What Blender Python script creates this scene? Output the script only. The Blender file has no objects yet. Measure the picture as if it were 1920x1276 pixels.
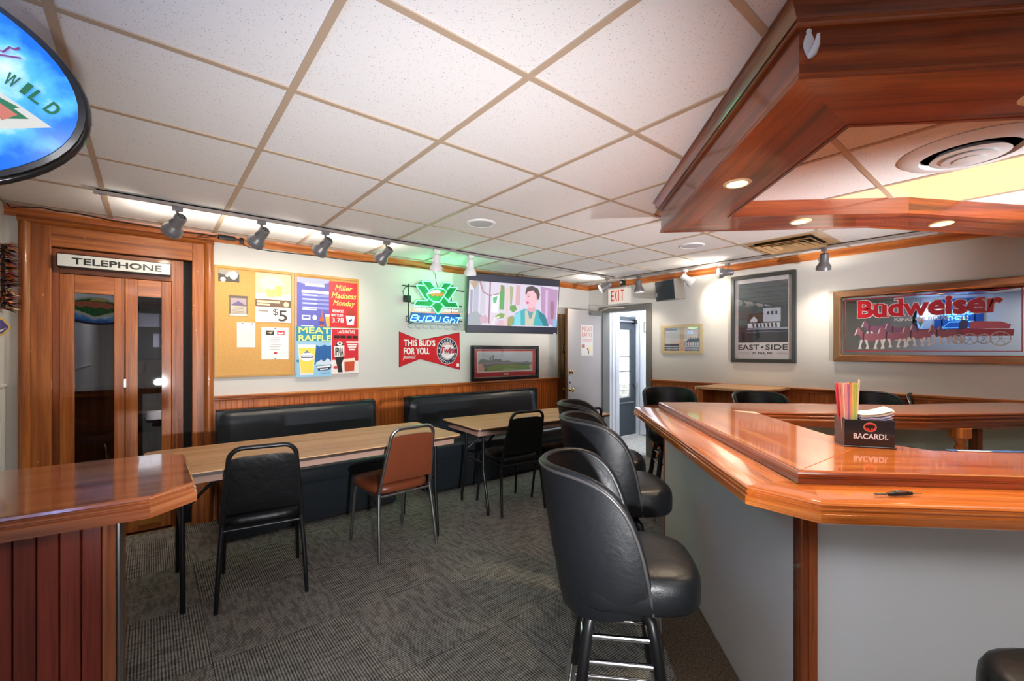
import bpy, bmesh, math, random
from math import sin, cos, pi, radians as R, sqrt
from mathutils import Vector, Matrix
random.seed(7)
SC = bpy.context.scene
COL = SC.collection

# ------------------------------------------------------------------ camera, world, lights, exposure
CAMH = 1.37
YAW = 0.88186
cam_d = bpy.data.cameras.new('camera')
cam_d.sensor_width = 36.0
cam_d.lens = 823.4/1920*36
cam_d.shift_y = 18.7/1920
cam_d.clip_start = 0.05
cam = bpy.data.objects.new('camera', cam_d)
cam.location = (0, 0, CAMH)
cam.rotation_euler = (pi/2, 0, YAW-pi/2)
COL.objects.link(cam)
SC.camera = cam

SC.view_settings.view_transform = 'Standard'
SC.view_settings.look = 'None'
SC.view_settings.gamma = 1.0
SC.view_settings.use_curve_mapping = False
SC.view_settings.exposure = 0.62
SC.cycles.use_denoising = True
SC.cycles.max_bounces = 9
SC.cycles.diffuse_bounces = 5
SC.cycles.glossy_bounces = 4
SC.cycles.transparent_max_bounces = 10
SC.cycles.sample_clamp_indirect = 6.0
SC.cycles.caustics_reflective = False
SC.cycles.caustics_refractive = False

W = bpy.data.worlds.new('sky')
SC.world = W
W.use_nodes = True
bg = W.node_tree.nodes['Background']
bg.inputs[0].default_value = (0.80, 0.90, 1.0, 1)
bg.inputs[1].default_value = 2.2

def light(name, kind, loc, energy, color=(1, 1, 1), target=None, **kw):
    d = bpy.data.lights.new(name, kind)
    d.energy = energy
    d.color = color
    for k, v in kw.items():
        setattr(d, k, v)
    o = bpy.data.objects.new(name, d)
    o.location = loc
    if target is not None:
        o.rotation_euler = (Vector(target)-Vector(loc)).to_track_quat('-Z', 'Y').to_euler()
    COL.objects.link(o)
    return o

WARM = (1.0, 0.80, 0.56)
SPOTC = (1.0, .88, .72)
COOL = (0.90, 0.95, 1.0)
# flash spots added out of frame to brighten the ceiling ahead of the camera
light('bounce_fill_spot', 'SPOT', (.10, -.50, .86), 375, (.98, .98, 1), (2.1, 4.0, 2.25), spot_size=R(74), spot_blend=1.0, shadow_soft_size=.05)
light('bounce_fill_spot', 'SPOT', (2.7, -1.5, .95), 430, (.98, .98, 1), (4.0, 2.2, 2.32), spot_size=R(64), spot_blend=1.0, shadow_soft_size=.05)
# unseen fill lamps added at the ceiling behind the camera
light('rear_fill_light', 'AREA', (1.0, -1.3, 2.29), 9, (1, .97, .95), (1.0, -1.3, 0), shape='RECTANGLE', size=0.55, size_y=1.15)
light('rear_fill_light', 'AREA', (-0.1, -0.5, 2.29), 14, (.95, .96, 1), (-0.1, -0.5, 0), shape='RECTANGLE', size=0.55, size_y=1.15)
# daylight in the porch and in the yard outside
light('porch_daylight', 'AREA', (5.6, 3.75, 2.25), 15, COOL, (5.6, 3.75, 0), shape='RECTANGLE', size=0.8, size_y=0.7)
light('sun', 'SUN', (7, 6, 6), 3.0, (1, .96, .9), (6.6, 7.5, 0), angle=0.05)

# ------------------------------------------------------------------ materials
def C(r, g, b):
    f = lambda c: (c/255/12.92 if c <= 10 else ((c/255+.055)/1.055)**2.4)
    return (f(r), f(g), f(b), 1)
MATS = {}
def newmat(name):
    m = bpy.data.materials.new(name)
    m.use_nodes = True
    nt = m.node_tree
    return m, nt, nt.nodes['Principled BSDF']
def N(nt, t, **kw):
    n = nt.nodes.new(t)
    for k, v in kw.items():
        if isinstance(k, str) and hasattr(n, k):
            setattr(n, k, v)
    return n
def plain(name, col, rough=.5, metal=0, coat=0, spec=None, bump=0, bscale=200, var=0):
    if name in MATS: return MATS[name]
    m, nt, p = newmat(name)
    p.inputs['Base Color'].default_value = col
    p.inputs['Roughness'].default_value = rough
    p.inputs['Metallic'].default_value = metal
    p.inputs['Coat Weight'].default_value = coat
    p.inputs['Coat Roughness'].default_value = .08
    if spec is not None: p.inputs['Specular IOR Level'].default_value = spec
    tc = N(nt, 'ShaderNodeTexCoord')
    if bump:
        n = N(nt, 'ShaderNodeTexNoise'); n.inputs['Scale'].default_value = bscale; n.inputs['Detail'].default_value = 3
        b = N(nt, 'ShaderNodeBump'); b.inputs['Strength'].default_value = bump; b.inputs['Distance'].default_value = .002
        nt.links.new(tc.outputs['Object'], n.inputs['Vector']); nt.links.new(n.outputs['Fac'], b.inputs['Height'])
        nt.links.new(b.outputs['Normal'], p.inputs['Normal'])
    if var:
        n = N(nt, 'ShaderNodeTexNoise'); n.inputs['Scale'].default_value = 3; n.inputs['Detail'].default_value = 5
        mx = N(nt, 'ShaderNodeMix', data_type='RGBA')
        mx.inputs[6].default_value = tuple(c*(1-var) for c in col[:3])+(1,)
        mx.inputs[7].default_value = tuple(min(1, c*(1+var)) for c in col[:3])+(1,)
        nt.links.new(tc.outputs['Object'], n.inputs['Vector']); nt.links.new(n.outputs['Fac'], mx.inputs[0])
        nt.links.new(mx.outputs[2], p.inputs['Base Color'])
    MATS[name] = m
    return m
def emit(name, col, s=1.0, base=.25):
    if name in MATS: return MATS[name]
    m, nt, p = newmat(name)
    p.inputs['Base Color'].default_value = tuple(c*base for c in col[:3])+(1,)
    p.inputs['Roughness'].default_value = .4
    p.inputs['Emission Color'].default_value = col
    p.inputs['Emission Strength'].default_value = s
    MATS[name] = m
    return m
def wood(name, dark, mid, light_, axis='x', rough=.3, coat=0.0, scale=1.0, wear=0, contrast=1.0):
    if name in MATS: return MATS[name]
    m, nt, p = newmat(name)
    L = nt.links.new
    tc = N(nt, 'ShaderNodeTexCoord'); oi = N(nt, 'ShaderNodeObjectInfo')
    add = N(nt, 'ShaderNodeVectorMath', operation='MULTIPLY_ADD')
    com = N(nt, 'ShaderNodeCombineXYZ')
    mul = N(nt, 'ShaderNodeMath', operation='MULTIPLY'); mul.inputs[1].default_value = 9.0
    L(oi.outputs['Random'], mul.inputs[0])
    for i in range(3): L(mul.outputs[0], com.inputs[i])
    add.inputs[1].default_value = (1, 1, 1)
    L(tc.outputs['Object'], add.inputs[0]); L(com.outputs[0], add.inputs[2])
    mp = N(nt, 'ShaderNodeMapping')
    a, c = 1.1*scale, 22*scale
    mp.inputs['Scale'].default_value = {'x': (a, c, c), 'y': (c, a, c), 'z': (c, c, a)}[axis]
    L(add.outputs[0], mp.inputs['Vector'])
    n1 = N(nt, 'ShaderNodeTexNoise'); n1.inputs['Scale'].default_value = 1.0; n1.inputs['Detail'].default_value = 6; n1.inputs['Distortion'].default_value = .6
    L(mp.outputs[0], n1.inputs['Vector'])
    rp = N(nt, 'ShaderNodeValToRGB')
    e = rp.color_ramp.elements
    e[0].position = .5-.2/contrast; e[0].color = dark
    e[1].position = .5+.18/contrast; e[1].color = light_
    k = e.new(.5); k.color = mid
    L(n1.outputs['Fac'], rp.inputs[0])
    mp2 = N(nt, 'ShaderNodeMapping')
    a, c = 6*scale, 260*scale
    mp2.inputs['Scale'].default_value = {'x': (a, c, c), 'y': (c, a, c), 'z': (c, c, a)}[axis]
    L(add.outputs[0], mp2.inputs['Vector'])
    n2 = N(nt, 'ShaderNodeTexNoise'); n2.inputs['Scale'].default_value = 1.0; n2.inputs['Detail'].default_value = 2
    L(mp2.outputs[0], n2.inputs['Vector'])
    rp2 = N(nt, 'ShaderNodeValToRGB')
    rp2.color_ramp.elements[0].position = .36; rp2.color_ramp.elements[0].color = (.55, .5, .45, 1)
    rp2.color_ramp.elements[1].position = .52; rp2.color_ramp.elements[1].color = (1, 1, 1, 1)
    L(n2.outputs['Fac'], rp2.inputs[0])
    mx = N(nt, 'ShaderNodeMix', data_type='RGBA', blend_type='MULTIPLY'); mx.inputs[0].default_value = .55
    L(rp.outputs[0], mx.inputs[6]); L(rp2.outputs[0], mx.inputs[7])
    out = mx.outputs[2]
    if wear:
        n3 = N(nt, 'ShaderNodeTexNoise'); n3.inputs['Scale'].default_value = 55; n3.inputs['Detail'].default_value = 5
        L(tc.outputs['Object'], n3.inputs['Vector'])
        r3 = N(nt, 'ShaderNodeValToRGB'); r3.color_ramp.elements[0].position = .735-.03*wear; r3.color_ramp.elements[1].position = .75
        L(n3.outputs['Fac'], r3.inputs[0])
        m3 = N(nt, 'ShaderNodeMix', data_type='RGBA'); m3.inputs[7].default_value = C(225, 180, 130)
        L(r3.outputs[0], m3.inputs[0]); L(out, m3.inputs[6]); out = m3.outputs[2]
    L(out, p.inputs['Base Color'])
    p.inputs['Roughness'].default_value = rough
    p.inputs['Coat Weight'].default_value = coat
    p.inputs['Coat Roughness'].default_value = .07
    b = N(nt, 'ShaderNodeBump'); b.inputs['Strength'].default_value = .06; b.inputs['Distance'].default_value = .002
    L(n2.outputs['Fac'], b.inputs['Height']); L(b.outputs['Normal'], p.inputs['Normal'])
    MATS[name] = m
    return m
def bar_wood(ax='x'):  return wood('bar_wood_'+ax, C(180, 90, 32), C(220, 122, 52), C(238, 148, 76), ax, .16, 1.0, .8)
def edge_wood(ax='x'): return wood('bar_edge_wood_'+ax, C(112, 46, 16), C(154, 72, 26), C(178, 92, 40), ax, .2, .9, .8)
def canopy_wood(ax='x'): return wood('canopy_wood_'+ax, C(82, 30, 9), C(142, 60, 20), C(170, 82, 32), ax, .3, .6, .9)
def trim_wood(ax='x'): return wood('trim_wood_'+ax, C(136, 66, 22), C(186, 102, 44), C(214, 134, 66), ax, .38, .3, 1.0)
def panel_wood(ax='z'): return wood('panel_wood_'+ax, C(172, 88, 32), C(194, 104, 42), C(208, 120, 54), ax, .42, .2, 1.0)
def booth_wood(ax='z'): return wood('booth_wood_'+ax, C(116, 58, 18), C(164, 90, 34), C(190, 116, 54), ax, .38, .25, .8, wear=1)
def booth_dark(ax='z'): return wood('booth_dark_wood_'+ax, C(108, 52, 20), C(148, 78, 34), C(170, 98, 46), ax, .4, .2, .8, wear=.5)
def red_wood(ax='z'):  return wood('red_stain_wood_'+ax, C(96, 32, 20), C(122, 44, 28), C(136, 54, 36), ax, .34, .2, .8)
def side_wood(ax='x'): return wood('side_bar_wood_'+ax, C(120, 56, 26), C(164, 92, 52), C(188, 116, 72), ax, .18, 1.0, .7)
def ply(ax='x'): return wood('laminate_top_'+ax, C(198, 146, 98), C(220, 172, 124), C(230, 186, 140), ax, .42, 0, .45, contrast=1.2)

black_vinyl = None
def vinyl(name, col, rough=.32, wr=.35, sc=14):
    if name in MATS: return MATS[name]
    m, nt, p = newmat(name); L = nt.links.new
    p.inputs['Base Color'].default_value = col
    p.inputs['Roughness'].default_value = rough
    p.inputs['Specular IOR Level'].default_value = .38
    tc = N(nt, 'ShaderNodeTexCoord')
    n = N(nt, 'ShaderNodeTexNoise'); n.inputs['Scale'].default_value = sc; n.inputs['Detail'].default_value = 4; n.inputs['Distortion'].default_value = .8
    v = N(nt, 'ShaderNodeTexVoronoi'); v.inputs['Scale'].default_value = 420
    ad = N(nt, 'ShaderNodeMath', operation='MULTIPLY_ADD'); ad.inputs[1].default_value = .05
    L(tc.outputs['Object'], n.inputs['Vector']); L(tc.outputs['Object'], v.inputs['Vector'])
    L(v.outputs['Distance'], ad.inputs[0]); L(n.outputs['Fac'], ad.inputs[2])
    b = N(nt, 'ShaderNodeBump'); b.inputs['Strength'].default_value = wr; b.inputs['Distance'].default_value = .012
    L(ad.outputs[0], b.inputs['Height']); L(b.outputs['Normal'], p.inputs['Normal'])
    MATS[name] = m
    return m
def glass(name='window_glass', tint=(1, 1, 1, 1), ior=1.5, boost=1.0):
    if name in MATS: return MATS[name]
    m = bpy.data.materials.new(name); m.use_nodes = True
    nt = m.node_tree; nt.nodes.clear(); L = nt.links.new
    out = N(nt, 'ShaderNodeOutputMaterial'); tr = N(nt, 'ShaderNodeBsdfTransparent'); gl = N(nt, 'ShaderNodeBsdfGlossy')
    tr.inputs[0].default_value = tint; gl.inputs['Roughness'].default_value = .01
    lw = N(nt, 'ShaderNodeLayerWeight'); lw.inputs[0].default_value = .5
    pw_ = N(nt, 'ShaderNodeMath', operation='POWER'); pw_.inputs[1].default_value = 4.0
    f0 = ((ior-1)/(ior+1))**2*boost
    mu = N(nt, 'ShaderNodeMath', operation='MULTIPLY_ADD', use_clamp=True); mu.inputs[1].default_value = 1-f0; mu.inputs[2].default_value = f0
    mx = N(nt, 'ShaderNodeMixShader')
    L(lw.outputs['Facing'], pw_.inputs[0]); L(pw_.outputs[0], mu.inputs[0])
    L(mu.outputs[0], mx.inputs[0]); L(tr.outputs[0], mx.inputs[1]); L(gl.outputs[0], mx.inputs[2]); L(mx.outputs[0], out.inputs[0])
    MATS[name] = m
    return m

def mat_ceiling():
    m, nt, p = newmat('acoustic_tile'); L = nt.links.new
    tc = N(nt, 'ShaderNodeTexCoord')
    oi = N(nt, 'ShaderNodeObjectInfo')
    ad = N(nt, 'ShaderNodeVectorMath', operation='ADD')
    mv = N(nt, 'ShaderNodeVectorMath', operation='SCALE'); mv.inputs['Scale'].default_value = 7
    cx = N(nt, 'ShaderNodeCombineXYZ'); L(oi.outputs['Random'], cx.inputs[0]); L(oi.outputs['Random'], cx.inputs[1])
    L(cx.outputs[0], mv.inputs[0]); L(tc.outputs['Object'], ad.inputs[0]); L(mv.outputs[0], ad.inputs[1])
    v = N(nt, 'ShaderNodeTexVoronoi'); v.inputs['Scale'].default_value = 125
    L(ad.outputs[0], v.inputs['Vector'])
    n = N(nt, 'ShaderNodeTexNoise'); n.inputs['Scale'].default_value = 60; n.inputs['Detail'].default_value = 2
    L(ad.outputs[0], n.inputs['Vector'])
    th = N(nt, 'ShaderNodeMath', operation='MULTIPLY'); th.inputs[1].default_value = .31
    L(n.outputs['Fac'], th.inputs[0])
    lt = N(nt, 'ShaderNodeMath', operation='LESS_THAN'); L(v.outputs['Distance'], lt.inputs[0]); L(th.outputs[0], lt.inputs[1])
    mx = N(nt, 'ShaderNodeMix', data_type='RGBA')
    mx.inputs[6].default_value = C(226, 223, 222); mx.inputs[7].default_value = C(158, 150, 146)
    L(lt.outputs[0], mx.inputs[0]); L(mx.outputs[2], p.inputs['Base Color'])
    p.inputs['Roughness'].default_value = .9
    b = N(nt, 'ShaderNodeBump'); b.inputs['Strength'].default_value = .5; b.inputs['Distance'].default_value = .003; b.invert = True
    L(lt.outputs[0], b.inputs['Height']); L(b.outputs['Normal'], p.inputs['Normal'])
    MATS['ceil'] = m
    return m
def mat_carpet(name, axis):
    m, nt, p = newmat(name); L = nt.links.new
    tc = N(nt, 'ShaderNodeTexCoord'); oi = N(nt, 'ShaderNodeObjectInfo')
    cx = N(nt, 'ShaderNodeCombineXYZ')
    mu = N(nt, 'ShaderNodeMath', operation='MULTIPLY'); mu.inputs[1].default_value = 31
    L(oi.outputs['Random'], mu.inputs[0]); L(mu.outputs[0], cx.inputs[0]); L(mu.outputs[0], cx.inputs[1])
    ad = N(nt, 'ShaderNodeVectorMath', operation='ADD'); L(tc.outputs['Object'], ad.inputs[0]); L(cx.outputs[0], ad.inputs[1])
    def stretched(a, c, det, dist=0):
        mp = N(nt, 'ShaderNodeMapping'); mp.inputs['Scale'].default_value = (a, c, 1) if axis == 'x' else (c, a, 1)
        n = N(nt, 'ShaderNodeTexNoise'); n.inputs['Scale'].default_value = 1; n.inputs['Detail'].default_value = det; n.inputs['Distortion'].default_value = dist
        L(ad.outputs[0], mp.inputs['Vector']); L(mp.outputs[0], n.inputs['Vector'])
        return n
    wv = N(nt, 'ShaderNodeTexWave', bands_direction='Y' if axis == 'x' else 'X'); wv.inputs['Scale'].default_value = 27; wv.inputs['Distortion'].default_value = 2.2; wv.inputs['Detail'].default_value = 2; wv.inputs['Detail Scale'].default_value = 5
    L(ad.outputs[0], wv.inputs['Vector'])
    na = stretched(7, 120, 2, .3)
    a = N(nt, 'ShaderNodeMix', data_type='FLOAT'); a.inputs[0].default_value = .5
    L(wv.outputs['Fac'], a.inputs[2]); L(na.outputs['Fac'], a.inputs[3])
    class _o: pass
    ao = a.outputs[0]; a = _o(); a.outputs = {'Fac': ao}
    c = stretched(45, 9, 1)           # broken cross bars
    r1 = N(nt, 'ShaderNodeValToRGB'); r1.color_ramp.elements[0].position = .26; r1.color_ramp.elements[0].color = C(70, 70, 67)
    r1.color_ramp.elements[1].position = .66; r1.color_ramp.elements[1].color = C(160, 158, 151)
    L(a.outputs['Fac'], r1.inputs[0])
    r2 = N(nt, 'ShaderNodeValToRGB'); r2.color_ramp.elements[0].position = .38; r2.color_ramp.elements[0].color = (.55, .55, .55, 1)
    r2.color_ramp.elements[1].position = .56; r2.color_ramp.elements[1].color = (1, 1, 1, 1)
    L(c.outputs['Fac'], r2.inputs[0])
    mx = N(nt, 'ShaderNodeMix', data_type='RGBA', blend_type='MULTIPLY'); mx.inputs[0].default_value = .8
    L(r1.outputs[0], mx.inputs[6]); L(r2.outputs[0], mx.inputs[7]); L(mx.outputs[2], p.inputs['Base Color'])
    p.inputs['Roughness'].default_value = .95; p.inputs['Specular IOR Level'].default_value = .15
    b = N(nt, 'ShaderNodeBump'); b.inputs['Strength'].default_value = .45; b.inputs['Distance'].default_value = .006
    L(a.outputs['Fac'], b.inputs['Height']); L(b.outputs['Normal'], p.inputs['Normal'])
    return m
def mat_speckle(name, c1, c2, scale=180, rough=.95, bump=.4, det=3):
    if name in MATS: return MATS[name]
    m, nt, p = newmat(name); L = nt.links.new
    tc = N(nt, 'ShaderNodeTexCoord')
    n = N(nt, 'ShaderNodeTexNoise'); n.inputs['Scale'].default_value = scale; n.inputs['Detail'].default_value = det
    L(tc.outputs['Object'], n.inputs['Vector'])
    r = N(nt, 'ShaderNodeValToRGB'); r.color_ramp.elements[0].position = .38; r.color_ramp.elements[0].color = c1
    r.color_ramp.elements[1].position = .62; r.color_ramp.elements[1].color = c2
    L(n.outputs['Fac'], r.inputs[0]); L(r.outputs[0], p.inputs['Base Color'])
    p.inputs['Roughness'].default_value = rough
    b = N(nt, 'ShaderNodeBump'); b.inputs['Strength'].default_value = bump; b.inputs['Distance'].default_value = .003
    L(n.outputs['Fac'], b.inputs['Height']); L(b.outputs['Normal'], p.inputs['Normal'])
    MATS[name] = m
    return m

M_WALL = plain('wall_paint', C(214, 213, 208), .75, bump=.08, bscale=240)
M_CEIL = mat_ceiling()
M_GRID = plain('tan_grid_metal', C(178, 156, 134), .5)
M_CARX = mat_carpet('carpet_ribs_lengthwise', 'x'); M_CARY = mat_carpet('carpet_ribs_crosswise', 'y')
M_BLACK = plain('black_metal', C(26, 26, 28), .35, .2)
M_BLKP = plain('black_plastic', C(20, 20, 22), .4)
M_DARK = plain('recess_shade', C(22, 18, 18), .8)  # dark colour standing in for shade in gaps and vents
M_CHROME = plain('chrome', C(205, 205, 208), .12, 1)
M_STEEL = plain('brushed_steel', C(170, 170, 172), .3, 1)
M_BRASS = plain('aged_brass', C(190, 160, 110), .25, 1)
M_WHITE = plain('white_paint', C(228, 229, 230), .45)
M_WHP = plain('white_plastic', C(226, 226, 228), .35)
M_GREY = plain('grey_lamp_metal', C(120, 118, 120), .38, .3)
M_TRACK = plain('grey_track', C(160, 152, 148), .4, .3)
M_GREYP = plain('grey_door_frame', C(112, 112, 108), .5)
M_DOOR = plain('grey_door_paint', C(176, 172, 172), .5, var=.05)
M_VINYL = vinyl('black_vinyl', C(15, 16, 18), .38)
M_VINYL2 = vinyl('black_bench_vinyl', C(36, 41, 47), .30, .2, 6)
M_BROWN = vinyl('brown_vinyl', C(112, 56, 34), .34, .2)
M_PAPER = plain('white_paper', C(228, 226, 222), .7)
M_CORK = mat_speckle('cork', C(196, 146, 80), C(218, 174, 108), 260, .9, .25)
M_GOLD = plain('oak_frame', C(204, 160, 92), .45, var=.08)
M_GLASS = glass('window_glass', boost=1.6)
M_PGLASS = glass('picture_glass', boost=2.0)
M_BEAD = plain('black_bead_line', C(40, 14, 10), .3)

# ------------------------------------------------------------------ mesh builder
class MB:
    def __init__(s): s.v = []; s.f = []
    def add(s, vs, fs):
        o = len(s.v); s.v += [tuple(v) for v in vs]; s.f += [tuple(i+o for i in f) for f in fs]; return s
    def box(s, x0, y0, z0, x1, y1, z1):
        if x0 > x1: x0, x1 = x1, x0
        if y0 > y1: y0, y1 = y1, y0
        if z0 > z1: z0, z1 = z1, z0
        return s.add([(x0, y0, z0), (x1, y0, z0), (x1, y1, z0), (x0, y1, z0), (x0, y0, z1), (x1, y0, z1), (x1, y1, z1), (x0, y1, z1)],
                     [(3, 2, 1, 0), (4, 5, 6, 7), (0, 1, 5, 4), (1, 2, 6, 5), (2, 3, 7, 6), (3, 0, 4, 7)])
    def prism(s, pts, z0, z1):                       # polygon in xy extruded along z
        pts = ccw(pts); n = len(pts)
        return s.add([(x, y, z0) for x, y in pts]+[(x, y, z1) for x, y in pts],
                     [tuple(range(n))[::-1], tuple(range(n, 2*n))]+[(i, (i+1) % n, n+(i+1) % n, n+i) for i in range(n)])
    def plate(s, pts, y0, y1):                       # polygon in xz, y0 = front (smaller), y1 = back
        pts = ccw(pts); n = len(pts)
        return s.add([(x, y0, z) for x, z in pts]+[(x, y1, z) for x, z in pts],
                     [tuple(range(n)), tuple(range(n, 2*n))[::-1]]+[(i, n+i, n+(i+1) % n, (i+1) % n) for i in range(n)])
    def tube(s, path, r, n=8, closed=False):
        P = [Vector(p) for p in path]; m = len(P)
        rs = r if isinstance(r, (list, tuple)) else [r]*m
        up = None; rings = []
        for i in range(m):
            if closed: t = (P[(i+1) % m]-P[i-1])
            elif i == 0: t = P[1]-P[0]
            elif i == m-1: t = P[-1]-P[-2]
            else: t = (P[i+1]-P[i]).normalized()+(P[i]-P[i-1]).normalized()
            t = t.normalized() if t.length > 1e-9 else Vector((0, 0, 1))
            if up is None:
                a = Vector((0, 0, 1)) if abs(t.z) < .9 else Vector((1, 0, 0))
                up = (a-t*a.dot(t)).normalized()
            else:
                up = (up-t*up.dot(t)).normalized()
            b = t.cross(up)
            rings.append([P[i]+(up*cos(2*pi*k/n)+b*sin(2*pi*k/n))*rs[i] for k in range(n)])
        vs = [v for g in rings for v in g]; fs = []
        for i in range(m if closed else m-1):
            j = (i+1) % m
            for k in range(n):
                fs.append((i*n+k, i*n+(k+1) % n, j*n+(k+1) % n, j*n+k))
        if not closed:
            fs.append(tuple(range(n))[::-1]); fs.append(tuple(range((m-1)*n, m*n)))
        return s.add(vs, fs)
    def lathe(s, prof, n=20, M=None):                # profile [(r, z)], closed by caps when r > 0 at the ends
        vs = []; fs = []
        for r, z in prof:
            for k in range(n):
                vs.append(Vector((r*cos(2*pi*k/n), r*sin(2*pi*k/n), z)))
        for i in range(len(prof)-1):
            for k in range(n):
                fs.append((i*n+k, i*n+(k+1) % n, (i+1)*n+(k+1) % n, (i+1)*n+k))
        fs.append(tuple(range(n))[::-1]); fs.append(tuple(range((len(prof)-1)*n, len(prof)*n)))
        if M is not None: vs = [M @ v for v in vs]
        return s.add(vs, fs)
    def rbox(s, x0, y0, z0, x1, y1, z1, r, seg=3, M=None):
        bm = bmesh.new(); bmesh.ops.create_cube(bm, size=1)
        for v in bm.verts:
            v.co = Vector(((x0+x1)/2+v.co.x*(x1-x0), (y0+y1)/2+v.co.y*(y1-y0), (z0+z1)/2+v.co.z*(z1-z0)))
        bmesh.ops.bevel(bm, geom=bm.edges[:], offset=r, segments=seg, profile=.5, affect='EDGES')
        bm.verts.index_update()
        vs = [(M @ v.co) if M is not None else v.co.copy() for v in bm.verts]
        fs = [tuple(v.index for v in f.verts) for f in bm.faces]
        bm.free()
        return s.add(vs, fs)
    def xf(s, M):
        s.v = [tuple(M @ Vector(v)) for v in s.v]; return s
    def mesh(s, name, mat, smooth=None, bevel=0, ang=0.0):
        me = bpy.data.meshes.new(name)
        vs = s.v
        if ang:
            c, q = cos(-ang), sin(-ang)
            vs = [(x*c-y*q, x*q+y*c, z) for x, y, z in vs]
        me.from_pydata(vs, [], s.f)
        if bevel:
            bm = bmesh.new(); bm.from_mesh(me)
            ed = [e for e in bm.edges if len(e.link_faces) == 2 and e.calc_face_angle(0) > R(35)]
            bmesh.ops.bevel(bm, geom=ed, offset=bevel, segments=2, profile=.5, affect='EDGES', clamp_overlap=True)
            bm.to_mesh(me); bm.free()
        if smooth is not None:
            me.shade_smooth(); me.set_sharp_from_angle(angle=R(smooth))
        if mat: me.materials.append(mat)
        return me
    def build(s, name, mat, parent=None, smooth=None, bevel=0, ang=0.0, loc=None, label=None, kind=None):
        o = bpy.data.objects.new(name, s.mesh(name, mat, smooth, bevel, ang))
        COL.objects.link(o)
        if parent: o.parent = parent
        if ang: o.rotation_euler = (0, 0, ang)
        if loc is not None: o.location = loc
        if label: o['label'] = label
        if kind: o['kind'] = kind
        return o
def ccw(pts):
    a = sum(pts[i-1][0]*pts[i][1]-pts[i][0]*pts[i-1][1] for i in range(len(pts)))
    return list(pts) if a > 0 else list(pts)[::-1]
def empty(name, loc=(0, 0, 0), rz=0.0):
    o = bpy.data.objects.new(name, None); COL.objects.link(o)
    o.location = loc; o.rotation_euler = (0, 0, rz); o.empty_display_size = .1
    return o
def tag(o, label, cat, group=None):
    o['label'] = label; o['category'] = cat
    if group: o['group'] = group
    return o
def thing(name, label, cat, loc=(0, 0, 0), rz=0.0, group=None):
    return tag(empty(name, loc, rz), label, cat, group)
def struct(o): o['kind'] = 'structure'; return o
def copy_tree(o, parent=None, loc=None, rz=None, label=None):
    c = o.copy(); COL.objects.link(c)
    if parent is not None: c.parent = parent
    if loc is not None: c.location = loc
    if rz is not None: c.rotation_euler = (0, 0, rz)
    if label: c['label'] = label
    for ch in list(o.children): copy_tree(ch, c)
    return c
def line_sweep(path, prof, closed=False):
    """one MB per segment of a plan path; prof = [(out, z)], out to the right of travel; ends mitred"""
    n = len(path); segs = []
    def nrm(a, b):
        d = Vector((b[0]-a[0], b[1]-a[1])).normalized(); return Vector((d.y, -d.x))
    def miter(i):
        ns = []
        if closed or i > 0: ns.append(nrm(path[i-1], path[i]))
        if closed or i < n-1: ns.append(nrm(path[i], path[(i+1) % n]))
        if len(ns) == 1: return ns[0]
        m = (ns[0]+ns[1]); m = m/m.length
        return m/max(.2, m.dot(ns[0]))
    k = len(prof)
    for i in range(n if closed else n-1):
        j = (i+1) % n
        mi, mj = miter(i), miter(j)
        vs = [(path[i][0]+mi.x*o, path[i][1]+mi.y*o, z) for o, z in prof]+[(path[j][0]+mj.x*o, path[j][1]+mj.y*o, z) for o, z in prof]
        fs = [(a, (a+1) % k, k+(a+1) % k, k+a) for a in range(k)]+[tuple(range(k))[::-1], tuple(range(k, 2*k))]
        mb = MB().add(vs, fs)
        mb.ang = math.atan2(path[j][1]-path[i][1], path[j][0]-path[i][0])
        segs.append(mb)
    return segs
def fixn(o):
    bm = bmesh.new(); bm.from_mesh(o.data); bmesh.ops.recalc_face_normals(bm, faces=bm.faces[:]); bm.to_mesh(o.data); bm.free(); return o
FONT = None
_txt = {}
def text_pts(s):
    """mesh of a string in the built-in face, normalised to a 0..1 box"""
    if s in _txt: return _txt[s]
    cu = bpy.data.curves.new('lettering', 'FONT'); cu.body = s; cu.resolution_u = 3
    ob = bpy.data.objects.new('lettering', cu); COL.objects.link(ob)
    dg = bpy.context.evaluated_depsgraph_get(); dg.update()
    me = bpy.data.meshes.new_from_object(ob.evaluated_get(dg), depsgraph=dg)
    vs = [(v.co.x, v.co.y) for v in me.vertices]; fs = [tuple(p.vertices) for p in me.polygons]
    bpy.data.objects.remove(ob); bpy.data.meshes.remove(me); bpy.data.curves.remove(cu)
    x0 = min(v[0] for v in vs); x1 = max(v[0] for v in vs); y0 = min(v[1] for v in vs); y1 = max(v[1] for v in vs)
    vs = [((x-x0)/(x1-x0), (y-y0)/(y1-y0)) for x, y in vs]
    _txt[s] = (vs, fs)
    return _txt[s]
def fat(vs, fs, d):
    """embolden flat lettering by pushing its outline vertices outwards"""
    if not d: return vs
    cnt = {}
    for f in fs:
        for a, b in zip(f, f[1:]+f[:1]):
            cnt[(a, b)] = 1
    off = {}
    for (a, b) in cnt:
        if (b, a) not in cnt:
            dx, dy = vs[b][0]-vs[a][0], vs[b][1]-vs[a][1]; l = sqrt(dx*dx+dy*dy) or 1
            for k in (a, b):
                o = off.setdefault(k, [0, 0]); o[0] += dy/l; o[1] -= dx/l
    out = []
    for i, (x, y) in enumerate(vs):
        if i in off:
            l = sqrt(off[i][0]**2+off[i][1]**2)
            if l > .3: x += off[i][0]/l*d; y += off[i][1]/l*d
        out.append((x, y))
    return out
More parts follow.
